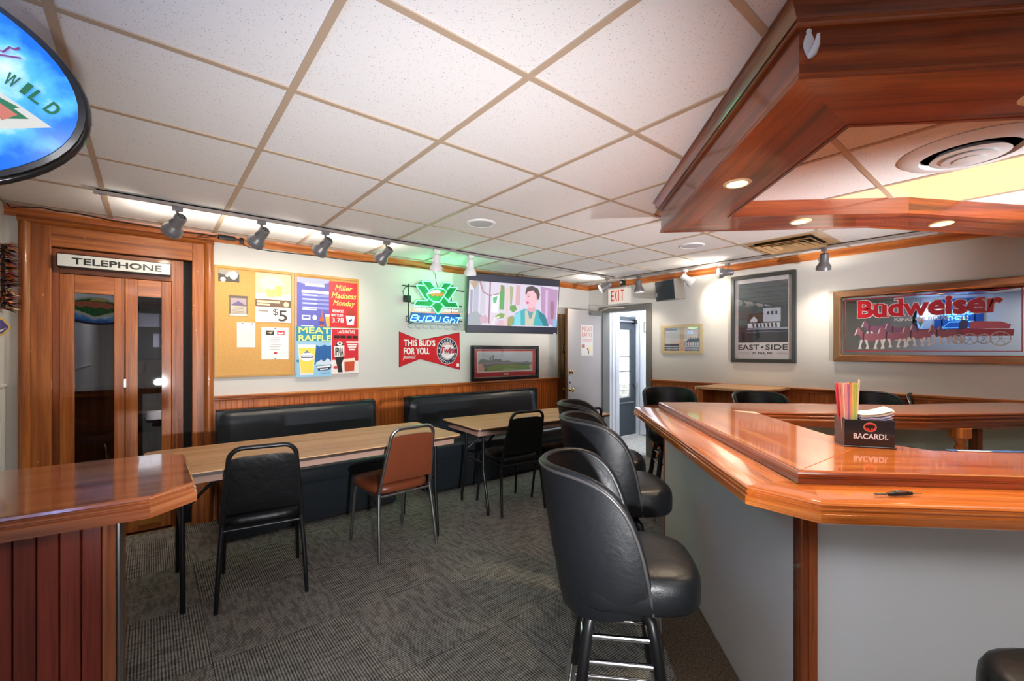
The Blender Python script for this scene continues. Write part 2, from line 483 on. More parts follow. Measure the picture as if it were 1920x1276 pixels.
def text(parent, s, x0, x1, z0, z1, y, mat, th=.0012, bold=0, shear=0, rot=0, name='lettering', wave=None):
    """lettering fitted to a box in the local xz plane, front face at y"""
    vs, fs = text_pts(s)
    w, h = x1-x0, z1-z0
    P = [(x0+a*w, z0+b*h) for a, b in vs]
    P = fat(P, fs, bold)
    if shear: P = [(x+(z-z0)*shear, z) for x, z in P]
    if rot:
        cx, cz = (x0+x1)/2, (z0+z1)/2
        P = [(cx+(x-cx)*cos(rot)-(z-cz)*sin(rot), cz+(x-cx)*sin(rot)+(z-cz)*cos(rot)) for x, z in P]
    if wave: P = [(x, z+wave(x)) for x, z in P]
    mb = MB()
    mb.add([(x, y, z) for x, z in P], fs)
    return mb.build(name, mat, parent)
def flat(parent, name, pts, y, mat, th=.001):
    return MB().plate(pts, y, y+th).build(name, mat, parent)
def rect(parent, name, x0, x1, z0, z1, y, mat, th=.001):
    return MB().plate([(x0, z0), (x1, z0), (x1, z1), (x0, z1)], y, y+th).build(name, mat, parent)
def ell(cx, cz, a, b, n=28, t0=0, t1=2*pi):
    return [(cx+a*cos(t0+(t1-t0)*i/n), cz+b*sin(t0+(t1-t0)*i/n)) for i in range(n+(0 if abs(t1-t0-2*pi) < 1e-6 else 1))]
def frame4(parent, name, x0, x1, z0, z1, w, y0, y1, mat, bev=.003):
    """mitred rectangular frame in the xz plane, outer box x0..z1, member width w"""
    o = [(x0, z0), (x1, z0), (x1, z1), (x0, z1)]; i = [(x0+w, z0+w), (x1-w, z0+w), (x1-w, z1-w), (x0+w, z1-w)]
    mb = MB()
    vs = [(a, y0+.004, b) for a, b in o]+[(a, y0, b) for a, b in i]+[(a, y1, b) for a, b in o]+[(a, y1, b) for a, b in i]
    fs = []
    for k in range(4):
        j = (k+1) % 4
        fs += [(k, j, 4+j, 4+k), (8+j, 8+k, 12+k, 12+j), (k, 8+k, 8+j, j), (4+j, 12+j, 12+k, 4+k)]
    mb.add(vs, fs)
    return mb.build(name, mat, parent, bevel=bev)
def on_wall_A(name, label, cat, x, z, y=4.29, group=None): return thing(name, label, cat, (x, y, z), 0, group)
def on_wall_B(name, label, cat, y, z, x=5.0, group=None): return thing(name, label, cat, (x, y, z), -pi/2, group)
# ================================================================== the room shell
XW, XE, YN, YS, ZC = -0.73, 5.0, 4.29, -3.0, 2.32
GX = lambda i: -.2167+.6142*i
GY = lambda j: 1.744+.6065*j
# ---- floor and carpet tiles
fl = struct(MB().box(XW, YS, -.10, XE, YN, -.008).build('floor', plain('floor_screed', C(60, 58, 54), .9)))
cache = {}
def lines(f, lo, hi):
    L = [f(k) for k in range(-20, 40) if lo+.02 < f(k) < hi-.02]
    return [lo]+L+[hi]
cxs = lines(lambda k: .211+.58*k, XW, XE); cys = lines(lambda k: 2.905+.585*(k-15), YS, YN)
for i in range(len(cxs)-1):
    for j in range(len(cys)-1):
        w, h = cxs[i+1]-cxs[i], cys[j+1]-cys[j]
        ax = (i+j+(1 if cxs[0] < 0 else 0)) % 2
        key = (round(w, 3), round(h, 3), ax)
        if key not in cache:
            cache[key] = MB().box(-w/2+.0012, -h/2+.0012, -.008, w/2-.0012, h/2-.0012, 0).mesh('carpet_tile', M_CARX if ax else M_CARY)
        o = bpy.data.objects.new('carpet_tile', cache[key]); COL.objects.link(o); o.parent = fl
        o.location = ((cxs[i]+cxs[i+1])/2, (cys[j]+cys[j+1])/2, 0)
# ---- ceiling, tiles and grid
ce = struct(MB().box(XW, YS, ZC+.03, XE, YN, ZC+.12).build('ceiling', plain('plenum', C(90, 88, 86), .9)))
gxs = lines(GX, XW, XE); gys = lines(GY, YS, YN)
def cell(x, y, gx, gy):
    return gx <= x < gx+.6 and gy <= y < gy+.6
for i in range(len(gxs)-1):
    for j in range(len(gys)-1):
        w, h = gxs[i+1]-gxs[i], gys[j+1]-gys[j]
        mx, my = (gxs[i]+gxs[i+1])/2, (gys[j]+gys[j+1])/2
        if abs(mx-GX(7)-.307) < .1 and abs(my-GY(-1)-.303) < .1: continue      # the square air diffuser
        key = ('c', round(w, 3), round(h, 3))
        if key not in cache:
            cache[key] = MB().box(-w/2, -h/2, 0, w/2, h/2, .014).mesh('ceiling_tile', M_CEIL)
        o = bpy.data.objects.new('ceiling_tile', cache[key]); COL.objects.link(o); o.parent = ce
        o.location = (mx, my, ZC)
for x in gxs: MB().box(x-.012, YS, ZC-.006, x+.012, YN, ZC+.001).build('grid_bar', M_GRID, ce)
for y in gys: MB().box(XW, y-.012, ZC-.0052, XE, y+.012, ZC+.001).build('grid_bar', M_GRID, ce)
# ---- walls
wn = MB()
wn.box(XW-.1, YN, 0, -.60, YN+.1, 2.5); wn.box(-.60, YN, 2.20, .33, YN+.1, 2.5); wn.box(.33, YN, 0, XE+.33, YN+.1, 2.5)
wn = struct(wn.build('wall_north', M_WALL))
we = MB()
we.box(XE, YS-.1, 0, XE+.12, 3.29, 2.5); we.box(XE, 3.29, 1.925, XE+.12, 4.02, 2.5); we.box(XE, 4.02, 0, XE+.12, YN, 2.5)
we = struct(we.build('wall_east', M_WALL))
ww = struct(MB().box(XW-.1, YS-.1, 0, XW, YN+.1, 2.5).build('wall_west', M_WHITE))
MB().box(XW, -1, 1.135, XW+.012, YN, 1.155).build('rail', M_WHITE, ww, bevel=.002)
for k in range(12):
    MB().box(XW, 4.285-.11*k-.104, .12, XW+.006, 4.285-.11*k, 1.13).build('board', M_WHITE, ww, bevel=.0015)
ws = struct(MB().box(XW, YS-.1, 0, XE, YS, 2.5).build('wall_south', M_WALL))
# ---- wainscot, chair rails, crown
def beadboard(name, parent, x0, x1, z0, z1, pitch, M):
    pts = [(x0, 0)]
    x = x0
    while x < x1-1e-6:
        e = min(x+pitch, x1)
        pts += [(x, -.012), (e-.007, -.012), (e-.005, -.007), (e-.002, -.007), (e, -.012)]
        x = e
    pts += [(x1, 0)]
    mb = MB(); n = len(pts)
    mb.add([(x, y, z0) for x, y in pts]+[(x, y, z1) for x, y in pts], [(i, (i+1) % n, n+(i+1) % n, n+i) for i in range(n)])
    mb.xf(M)
    o = mb.build(name, panel_wood('z'), parent); o['kind'] = 'stuff'
    return o
MA = Matrix.Translation((0, YN, 0)); MBm = Matrix.Translation((XE, 0, 0)) @ Matrix.Rotation(-pi/2, 4, 'Z')
beadboard('beadboard', wn, .40, 4.34, .10, .97, .040, MA)
beadboard('beadboard', we, -3.225, 1.5, .10, .97, .040, MBm)
rail = [(0, .955), (.022, .955), (.024, .962), (.018, .967), (.018, .975), (.036, .982), (.038, .995), (.034, 1.0), (0, 1.0)]
base = [(0, 0), (.018, 0), (.018, .085), (.012, .10), (0, .10)]
crown = [(0, 2.25), (.012, 2.25), (.016, 2.256), (.016, 2.285), (.03, 2.30), (.034, 2.318), (0, 2.318)]
def trims(name, path, prof, m):
    for k, s in enumerate(line_sweep(path, prof)):
        struct(fixn(s.build(name, m, ang=s.ang)))
trims('trim_1', [(.40, YN), (4.34, YN)], rail, trim_wood('x'))
trims('trim_2', [(XE, 3.225), (XE, -1.5)], rail, trim_wood('x'))
trims('trim_3', [(XW, YN), (XE, YN), (XE, -2.9)], crown, trim_wood('x'))
trims('baseboard_north', [(.40, YN), (4.34, YN)], base, panel_wood('x'))
trims('baseboard_east', [(XE, 3.225), (XE, -1.5)], base, panel_wood('x'))
# rubber-edged brown walk-off strip along the bar
# ---- east doorway, grey frame, open door leaf, closer
fr = empty('door_frame'); fr.parent = we
g = MB(); g.box(4.975, 3.225, 0, 5.135, 3.305, 1.985); g.build('jamb', M_GREYP, fr, bevel=.004)
g = MB(); g.box(4.975, 4.006, 0, 5.135, 4.085, 1.985); g.build('jamb', M_GREYP, fr, bevel=.004)
g = MB(); g.box(4.976, 3.30, 1.908, 5.134, 4.01, 1.984); g.build('head', M_GREYP, fr, bevel=.004)
d1 = struct(empty('door_1', (4.99, 4.06, 0)))
def dpart(mb, name, m, **k): return mb.build(name, m, d1, **k)
dpart(MB().box(-.72, -.035, .01, -.012, .008, 1.925), 'leaf', M_DOOR, bevel=.003)
dpart(MB().box(-.7225, -.034, .012, -.7195, .007, 1.923), 'edge_strip', plain('brown_edge', C(128, 86, 52), .6))
dpart(MB().box(-.712, -.039, .79, -.645, -.035, 1.03), 'lock_plate', plain('pale_plate', C(205, 205, 210), .3, .6), bevel=.001)
kn = Matrix.Translation((-.675, -.035, 1.085)) @ Matrix.Rotation(pi/2, 4, 'X')
dpart(MB().lathe([(.001, 0), (.024, 0), (.026, .004), (.012, .012), (.012, .03), (.024, .036), (.026, .048), (.016, .056), (.001, .057)], 18, kn), 'deadbolt', M_BRASS, smooth=40)
for s in (1, -1):
    kn = Matrix.Translation((-.675, -.037 if s > 0 else .008, .845)) @ Matrix.Rotation(s*pi/2, 4, 'X')
    dpart(MB().lathe([(.001, 0), (.026, 0), (.026, .005), (.011, .012), (.011, .035), (.026, .044), (.029, .056), (.02, .066), (.001, .068)], 18, kn), 'knob', M_BRASS, smooth=40)
dpart(MB().box(-.69, -.041, .93, -.67, -.038, .96), 'keyhole', M_BLKP)
cl = MB().box(-.30, -.085, 1.86, -.08, -.035, 1.915); dpart(cl, 'closer_body', M_GREYP, bevel=.006)
dpart(MB().tube([(-.10, -.06, 1.92), (-.20, -.30, 1.945), (-.012, -.42, 1.95)], .009, 8), 'closer_arm', plain('closer_arm_metal', C(214, 200, 180), .35, .4), smooth=40)
# brown door behind the open leaf (washroom), with plaque
d4 = struct(empty('door_4', (4.36, 4.289, 0)))
MB().box(0, -.028, 0, .60, 0, 1.875).build('leaf', wood('old_door_wood_z', C(96, 70, 44), C(128, 98, 64), C(150, 116, 78), 'z', .45), d4, bevel=.003)
MB().box(-.03, -.02, .62, .60, -.0285, .99).build('dado', booth_dark('z'), d4)
MB().plate([(.06, 1.33), (.17, 1.36), (.18, 1.48), (.155, 1.53), (.14, 1.47), (.075, 1.45)], -.036, -.028).build('plaque', M_BLKP, d4, bevel=.001)
text(d4, 'D', .085, .14, 1.36, 1.44, -.0372, plain('plaque_cream', C(214, 196, 150), .5))
# ---- porch beyond the doorway
vf = struct(MB().box(5.12, 3.0, -.10, 6.2, 4.36, -.002).build('floor_porch', mat_speckle('porch_floor', C(176, 172, 166), C(206, 203, 198), 30, .55, .1)))
M_PORCH = plain('porch_white', C(226, 229, 236), .5)
pw = MB()
pw.box(5.125, 4.022, 0, 5.36, 4.36, 2.31); pw.box(5.361, 4.24, 1.93, 6.125, 4.36, 2.31); pw.box(5.13, 3.0, 0, 6.165, 3.1, 2.31)
pw.box(6.17, 3.0, 0, 6.27, 4.37, 2.31); pw.box(5.12, 3.0, 2.32, 6.27, 4.36, 2.4); pw.box(6.13, 4.2, 0, 6.168, 4.365, 2.31)
pw = struct(pw.build('wall_porch', M_PORCH))
MB().box(5.20, 4.008, 0, 5.225, 4.022, 2.3).build('casing_bead', M_PORCH, pw, bevel=.004)
MB().box(5.29, 4.008, 0, 5.365, 4.022, 2.3).build('casing_board', M_PORCH, pw, bevel=.004)
d2 = struct(empty('door_2', (5.36, 4.25, 0)))
M_STORM = plain('storm_door_grey', C(62, 70, 76), .4)
sd = MB()
sd.box(.0, 0, .015, .05, .04, 1.91); sd.box(.63, 0, .015, .76, .04, 1.91); sd.box(.05, 0, 1.70, .63, .04, 1.91); sd.box(.05, 0, .015, .63, .04, .62)
sd.build('storm_frame', M_STORM, d2, bevel=.003)
MB().box(.05, .018, .62, .63, .022, 1.70).build('glass_pane', M_GLASS, d2)
for z in (1.03, 1.27): MB().box(.05, .01, z, .63, .03, z+.012).build('glazing_bar', M_STORM, d2)
MB().box(.02, -.012, .53, .70, .0, .55).build('kick_rail', M_STEEL, d2, bevel=.002)
MB().tube([(.10, -.03, 1.83), (.66, -.03, 1.83)], .014, 10).build('closer_tube', M_STEEL, d2, smooth=40)
MB().box(.66, -.06, 1.80, .72, 0, 1.86).build('closer_bracket', M_BLKP, d2, bevel=.003)
MB().box(.70, -.05, .78, .735, 0, .84).build('latch', M_STEEL, d2, bevel=.004)
d3 = struct(empty('door_3', (6.165, 4.18, 0), -pi/2))
MB().box(0, -.03, .01, .78, 0, 1.96).build('leaf', M_PORCH, d3, bevel=.003)
for (a, b) in ((.085, .37), (.43, .70)):
    for (z0, z1) in ((.15, .72), (.84, 1.50), (1.60, 1.85)):
        frame4(d3, 'panel_moulding', a, b, z0, z1, .02, -.036, -.029, M_PORCH, .002)
        MB().box(a+.05, -.034, z0+.05, b-.05, -.029, z1-.05).build('raised_panel', M_PORCH, d3, bevel=.003)
nb = thing('door_notice', 'small framed notice high on the white porch door', 'notice', (6.134, 4.11, 1.66), -pi/2)
frame4(nb, 'frame', 0, .16, 0, .17, .014, -.012, 0, M_STEEL); rect(nb, 'sheet', .012, .148, .012, .158, -.006, plain('notice_sheet', C(206, 205, 190), .6))
# ---- outside: neighbouring clapboard wall and ground
sw = struct(MB().box(4.2, 6.6, -.6, 12.5, 6.8, 5).build('wall_outside', M_WHITE))
bm = None
for k in range(38):
    mb = MB().add([(0, 0, 0), (8.3, 0, 0), (8.3, -.004, .112), (0, -.004, .112), (0, -.022, -.004), (8.3, -.022, -.004)],
                  [(4, 5, 2, 3), (4, 0, 1, 5), (0, 3, 2, 1)])
    if bm is None: bm = mb.mesh('clapboard', plain('clapboard_white', C(222, 224, 228), .55))
    o = bpy.data.objects.new('clapboard', bm); COL.objects.link(o); o.parent = sw; o.location = (4.2, 6.6, .55+.11*k)
st = MB()
for k in range(5):
    for q in range(12):
        st.box(4.2+.7*q+(.35 if k % 2 else 0), 6.52+random.random()*.04, -.2+.15*k, 4.2+.7*q+.66+(.35 if k % 2 else 0), 6.62, -.2+.15*k+.14)
o = st.build('stone_course', mat_speckle('stone_grey', C(150, 146, 136), C(196, 192, 182), 8, .9, .3), sw); o['kind'] = 'stuff'
struct(MB().box(4.2, 4.36, -.3, 14, 14, -.12).build('ground_outside', mat_speckle('yard_gravel', C(150, 146, 138), C(190, 186, 176), 40, .95, .4)))
# ================================================================== telephone booth in the north wall
bt = thing('telephone_booth', 'built-in wooden telephone booth with folding glazed door under a lit TELEPHONE sign', 'telephone booth', (0, YN, 0))
wz, wx = booth_wood('z'), booth_wood('x')
def bp(mb, n, m, **k): return mb.build(n, m, bt, **k)
# outer casing: moulding + flat board each side, header, all proud of the wall
def half_round(x0, x1, z0, z1):
    n = 8; w = x1-x0
    pts = [(x0+w*i/n, -.03-.022*sin(pi*i/n)) for i in range(n+1)]
    return MB().prism([(x0, 0)]+pts+[(x1, 0)], z0, z1)
bp(half_round(-.668, -.61, 0, 2.25), 'casing_moulding', wz, smooth=35)
bp(half_round(.33, .394, 0, 2.25), 'casing_moulding', wz, smooth=35)
bp(MB().box(-.61, -.032, 0, -.516, .06, 2.215), 'casing_board', wz, bevel=.003)
bp(MB().box(.254, -.032, 0, .33, .06, 2.215), 'casing_board', wz, bevel=.003)
bp(MB().box(-.516, -.032, 2.075, .254, .06, 2.215), 'header_board', wx, bevel=.003)
hm = MB(); n = 8
pts = [(-.03-.03*sin(pi*i/n), 2.213+.045*i/n) for i in range(n+1)]
q = [(0, 2.213)]+pts+[(0, 2.258)]
hm.add([(-.67, y, z) for y, z in q]+[(.396, y, z) for y, z in q], [(i, (i+1) % len(q), len(q)+(i+1) % len(q), len(q)+i) for i in range(len(q))]+[tuple(range(len(q))), tuple(range(len(q), 2*len(q)))])
bp(hm, 'header_moulding', wx, smooth=35)
# inner frame, set back
dz, dx = booth_dark('z'), booth_dark('x')
bp(MB().box(-.516, .02, 0, -.482, .07, 2.07), 'jamb', dz, bevel=.002)
bp(MB().box(.128, .02, 0, .20, .07, 2.07), 'jamb', dz, bevel=.002)
bp(MB().box(.150, .012, 0, .162, .02, 2.07), 'jamb_bead', dz)
bp(MB().box(-.482, .02, 1.905, .128, .07, 2.07), 'transom_board', dx, bevel=.002)
# shell of the booth behind the wall
sh = MB()
sh.box(-.62, .055, -.02, -.60, .95, 2.2); sh.box(.33, .055, -.02, .35, .95, 2.2); sh.box(-.62, .93, 0, .35, .95, 2.2)
sh.box(-.62, .09, 2.18, .35, .95, 2.2); sh.box(-.60, .0, -.02, .33, .93, .001)
bp(sh, 'booth_lining', wood('booth_lining_z', C(120, 86, 54), C(150, 112, 74), C(170, 130, 90), 'z', .5))
# folding door: two leaves, each stiles, rails, glass, kick panel
def leaf(x0, x1, s0, s1, gz0, gz1, ztop, rot, px):
    lf = empty('door_leaf', (px, .03, 0)); lf.parent = bt; lf.rotation_euler = (0, 0, rot)
    def lp(mb, n, m, **k): return mb.build(n, m, lf, **k)
    x0 -= px; x1 -= px
    lp(MB().box(x0, -.016, .02, x0+s0, .016, ztop), 'stile', wz, bevel=.003)
    lp(MB().box(x1-s1, -.016, .02, x1, .016, ztop), 'stile', wz, bevel=.003)
    lp(MB().box(x0+s0, -.016, gz1, x1-s1, .016, ztop), 'rail', wx, bevel=.003)
    lp(MB().box(x0+s0, -.016, .36, x1-s1, .016, gz0), 'rail', wx, bevel=.003)
    lp(MB().box(x0+s0-.002, -.003, gz0, x1-s1+.002, .003, gz1), 'glass_pane', glass('booth_glass', (.66, .66, .70, 1), 1.7, 2.0))
    lp(MB().box(x0+s0, -.008, .06, x1-s1, .004, .36), 'kick_panel', plain('brass_kick_panel', C(176, 122, 52), .32, .35, bump=.3, bscale=8), bevel=.002)
    lp(MB().box(x0+s0, -.016, .02, x1-s1, .016, .06), 'rail', wx)
    return lf
leaf(-.482, -.146, .073, .058, .55, 1.772, 1.90, 0, -.482)
leaf(-.142, .126, .070, .060, .55, 1.775, 1.90, 0, -.142)
bp(MB().box(-.149, .006, 1.10, -.138, .012, 1.16), 'catch', M_STEEL)
bp(MB().box(.20, .05, 0, .254, .06, 2.07), 'gap_shade', M_DARK)  # dark strip painted as the shade between jamb and casing
ts = empty('telephone_sign', (-.486, .02, 1.935)); ts.parent = bt
MB().box(0, -.10, 0, .607, 0, .092).build('sign_case', M_BLKP, ts, bevel=.004)
MB().box(.006, -.104, .006, .601, -.099, .086).build('sign_face', emit('lit_sign_face', C(206, 206, 198), .12, .8), ts)
text(ts, 'TELEPHONE', .075, .55, .024, .066, -.1055, M_BLKP, bold=.0026)
# inside the booth: payphone and stool
ph = thing('payphone', 'black payphone on the back wall inside the telephone booth', 'telephone', (.02, YN+.926, 1.28))
MB().rbox(-.13, -.13, 0, .13, 0, .46, .02).build('body', M_BLKP, ph, smooth=40)
MB().box(-.10, -.136, .30, .10, -.13, .42).build('face_plate', M_STEEL, ph)
MB().box(.0, -.137, .12, .08, -.13, .24).build('keypad', M_STEEL, ph)
MB().tube([(-.16, -.10, .12), (-.19, -.12, .16), (-.19, -.12, .34), (-.16, -.10, .38)], [.026, .017, .017, .026], 10).build('handset', M_BLKP, ph, smooth=40)
MB().tube([(-.17, -.11, .12), (-.17, -.14, -.05), (-.12, -.16, -.16), (-.06, -.12, -.10), (-.05, -.05, .0)], .006, 8).build('cord', M_STEEL, ph, smooth=40)
bs = thing('booth_shelf', 'small wooden writing shelf under the payphone in the booth', 'shelf', (.06, YN+.918, .83))
MB().box(-.26, -.30, 0, .26, 0, .025).build('board', ply('x'), bs, bevel=.003)
MB().box(-.2, -.02, -.2, .2, 0, 0).build('bracket', M_BLKP, bs)
sb = thing('booth_stool', 'chrome framed stool with dark round seat inside the telephone booth', 'stool', (-.36, YN+.42, .004))
MB().lathe([(.001, .66), (.15, .66), (.165, .675), (.165, .70), (.15, .72), (.001, .725)], 24).build('seat', M_VINYL2, sb, smooth=40)
for k in range(4):
    a = pi/4+k*pi/2
    MB().tube([(.10*cos(a), .10*sin(a), .665), (.13*cos(a), .13*sin(a), .62), (.17*cos(a), .17*sin(a), 0)], .011, 8).build('leg', M_CHROME, sb, smooth=40)
for z, r in ((.50, .141), (.22, .158)):
    MB().tube([(r*cos(2*pi*k/24), r*sin(2*pi*k/24), z) for k in range(24)], .008, 8, True).build('ring', M_CHROME, sb, smooth=40)

# ================================================================== the bar (local X = a, away from the camera along its left side; local Y = -b)
BO = (1.5699, .4849)
bar = thing('bar_counter', 'long varnished wooden bar counter with white panel front and raised inner top', 'bar counter', (BO[0], BO[1], 0), pi/4)
ab = lambda P: [(a, -b) for a, b in P]
def bw(a, b, z=0):                                        # bar (a, b) to world
    return (BO[0]+(a+b)/sqrt(2), BO[1]+(a-b)/sqrt(2), z)
def barp(mb, n, m, **k): return mb.build(n, m, bar, **k)
# lower outer rail, swept with a beaded edge
prof = [(-.20, .95), (-.020, .95), (-.008, .947), (-.004, .942), (-.008, .938), (-.008, .935), (-.002, .932), (-.002, .928), (-.007, .925), (-.007, .922), (0, .918), (0, .893), (-.004, .890), (-.20, .890)]
path = ab([(2.06, 1.62), (2.06, -.03), (1.91, -.175), (-.02, -.175), (-.165, -.035), (-.165, 2.62)])
for k, s in enumerate(line_sweep(path, prof)):
    fixn(barp(s, 'bar_rail', bar_wood('x'), ang=s.ang, smooth=25))
# raised inner top in three mitred pieces
zt, zb = .99, .948
P1 = ab([(.015, 0), (1.87, 0), (1.40, .46), (.66, .46), (.52, .553)])
P2 = ab([(.015, 0), (.52, .553), (.36, .66), (.36, 2.66), (.015, 2.66)])
P3 = ab([(1.87, 0), (1.87, 1.62), (2.135, 2.64), (1.64, 2.66), (1.375, 1.42), (1.40, .46)])
barp(MB().prism(P1, zb, zt), 'raised_top', bar_wood('x'), bevel=.002)
barp(MB().prism(P2, zb, zt), 'raised_top', bar_wood('x'), bevel=.002, ang=pi/2)
barp(MB().prism(P3, zb-.05, zt), 'raised_top', bar_wood('x'), bevel=.002, ang=pi/2)
eprof = [(0, .951), (.004, .953), (.004, .966), (.001, .969), (.001, .972), (.005, .975), (.005, .981), (.002, .987), (-.006, .9915), (-.012, .990), (-.012, .951)]
for s in line_sweep(ab([(1.87, 1.62), (1.87, 0), (.015, 0), (.015, 2.66)]), eprof):
    fixn(barp(s, 'top_edge_moulding', edge_wood('x'), ang=s.ang, smooth=25))
iprof = [(-.01, .905), (.006, .905), (.012, .91), (.012, .944), (.006, .950), (.004, .955), (.010, .960), (.010, .968), (.004, .974), (.004, .978), (.008, .982), (.004, .989), (-.01, .9905)]
for s in line_sweep(ab([(1.40, .46), (1.375, 1.42), (1.64, 2.66)][::-1])[::-1], iprof):
    pass
for s in line_sweep(ab([(1.40, .46), (1.375, 1.42), (1.64, 2.66)]), [(o, z) for o, z in iprof]):
    fixn(barp(s, 'inner_edge_moulding', edge_wood('x'), ang=s.ang, smooth=25))
# fronts: white panels, wooden corner post and end strip
M_FRP = plain('white_bar_panel', C(226, 228, 228), .24, spec=.5, bump=.05, bscale=3, var=.03)
barp(MB().box(.05, -.012, 0, 1.70, 0, .892), 'front_panel', M_FRP)
barp(MB().box(.036, -2.64, 0, .05, -.05, .892), 'front_panel', M_FRP)
cp = MB().box(0, -.05, 0, .05, 0, .90); barp(cp, 'corner_post', edge_wood('z'), bevel=.004)
barp(MB().box(-.004, -.028, 0, .001, -.022, .89), 'post_bead', edge_wood('z'))
barp(MB().box(1.70, -.03, 0, 1.73, .004, .895), 'end_strip', edge_wood('z'), bevel=.002)
barp(MB().box(1.73, -1.70, 0, 1.745, -.03, .895), 'front_panel', plain('pale_green_panel', C(196, 208, 190), .5))
barp(MB().prism(ab([(1.745, 1.70), (1.73, 1.70), (1.93, 2.64), (1.945, 2.64)]), 0, .895), 'front_panel', plain('pale_green_panel', C(196, 208, 190), .5))
# inside of the well: shelves, posts
barp(MB().box(.06, -2.6, .50, .34, -.47, .52), 'shelf', M_WHITE)
barp(MB().box(.10, -.45, .50, 1.70, -.02, .52), 'shelf', M_WHITE)
barp(MB().prism(ab([(1.735, .45), (1.735, 1.70), (1.93, 2.62), (1.60, 2.62), (1.40, 1.70), (1.40, .45)]), .60, .62), 'shelf', M_WHITE)
tp = empty('turned_post', (1.445, -1.67, .62)); tp.parent = bar
MB().prism([(x*.044, y*.044) for x, y in ((-1, -.6), (-.6, -1), (.6, -1), (1, -.6), (1, .6), (.6, 1), (-.6, 1), (-1, .6))], .225, .287).build('block', bar_wood('z'), tp, bevel=.004)
MB().lathe([(.03, 0), (.03, .02), (.018, .05), (.02, .10), (.028, .13), (.018, .145), (.028, .16), (.029, .172), (.018, .18), (.022, .19), (.04, .225)], 20).build('turning', bar_wood('z'), tp, smooth=45)
barp(MB().box(1.60, -1.93, .62, 1.66, -1.90, .90), 'divider', booth_dark('z'))
tb = MB().box(.352, -2.6, .9905, .378, -.72, .9925); barp(tb, 'edge_tape', mat_speckle('worn_blue_tape', C(40, 84, 150), C(70, 110, 170), 30, .6, .1))
for (b0, b1, o) in ((.74, .86, 0), (1.02, 1.22, 0), (1.30, 1.5, .004), (1.62, 1.86, 0)):
    barp(MB().prism(ab([(.350+o, b0), (.361+o, b0+.01), (.358, b1), (.349, b1)]), .9925, .9932), 'torn_tape', M_PAPER)
barp(MB().prism(ab([(1.44, .36), (1.40, .46), (1.30, .462), (1.36, .40)]), .9902, .9915), 'corner_plate', plain('worn_laminate', C(222, 214, 200), .35))
# things on the well shelf
t = thing('storage_box', 'grey cardboard box on the shelf under the far side of the bar', 'box', bw(1.62, 1.27, .6215), pi/4)
MB().rbox(-.07, -.07, 0, .07, .07, .13, .006).build('carton', plain('grey_carton', C(150, 140, 142), .7), t, smooth=40); MB().box(-.074, -.02, .115, .074, .02, .1315).build('tape_band', M_PAPER, t)
t = thing('wooden_crate', 'small open brown crate beside the grey box under the bar', 'crate', bw(1.60, 1.47, .6215), pi/4+.2)
cr = MB(); cr.box(-.06, -.09, 0, .06, -.078, .12); cr.box(-.06, .078, 0, .06, .09, .12); cr.box(-.06, -.09, .108, .06, .09, .12); cr.box(-.06, -.09, 0, .06, .09, .012)
cr.build('carcass', booth_dark('y'), t, bevel=.002); MB().box(-.02, -.06, .012, .05, .06, .055).build('contents', M_GREY, t)
# left foreground bar
sbar = thing('side_bar_counter', 'wooden side bar in the left foreground with red-stained plank front', 'bar counter', (-.35, 1.95, 0))
prof = [(-.30, .95), (-.020, .95), (-.008, .947), (-.004, .941), (-.009, .937), (-.009, .934), (-.002, .930), (-.002, .926), (-.007, .923), (-.007, .920), (0, .916), (0, .888), (-.30, .888)]
path = [(x+.35, y-1.95) for x, y in [(-.722, 1.70), (-.0, 1.636), (.116, 1.735), (.112, 2.225), (.03, 2.30), (-.722, 2.335)]]
inner = [(x+.35, y-1.95) for x, y in [(-.722, 1.71), (.0, 1.645), (.105, 1.74), (.101, 2.22), (.025, 2.29), (-.722, 2.325)]]
MB().prism(inner, .889, .9505).build('top', side_wood('x'), sbar)
for s in line_sweep(path, [(max(o, -.02), z) for o, z in prof]):
    fixn(s.build('edge_moulding', side_wood('x'), sbar, ang=s.ang, smooth=25))
def sp(mb, n, m, **k):
    mb.v = [(x+.35, y-1.95, z) for x, y, z in mb.v]; return mb.build(n, m, sbar, **k)
sp(MB().box(-.72, 1.735, 0, -.077, 2.24, .885), 'carcass', booth_dark('z'))
x = -.106
while x > -.70:
    w = .043
    sp(MB().box(max(x-w, -.722)+.0012, 1.712, 0, x-.0012, 1.735, .885), 'board', red_wood('z'), bevel=.003); x -= w
sp(MB().box(-.106, 1.706, 0, -.077, 1.74, .887), 'corner_post', side_wood('z'), bevel=.003)
sp(MB().box(-.077, 1.745, 0, -.069, 1.93, .887), 'corner_guard', M_STEEL, bevel=.002)
sp(MB().box(-.077, 1.935, 0, -.072, 2.235, .887), 'end_panel', booth_dark('z'))
# brown mat strip along the bar foot
mt = tag(MB().prism([(x, y) for x, y, _ in (bw(-.9, -.26), bw(1.9, -.26), bw(1.9, -.004), bw(-.9, -.004))], 0, .006).build('floor_mat', mat_speckle('brown_mat', C(66, 54, 42), C(112, 94, 74), 150, .95, .5)), 'brown speckled floor mat strip along the foot of the bar', 'mat')

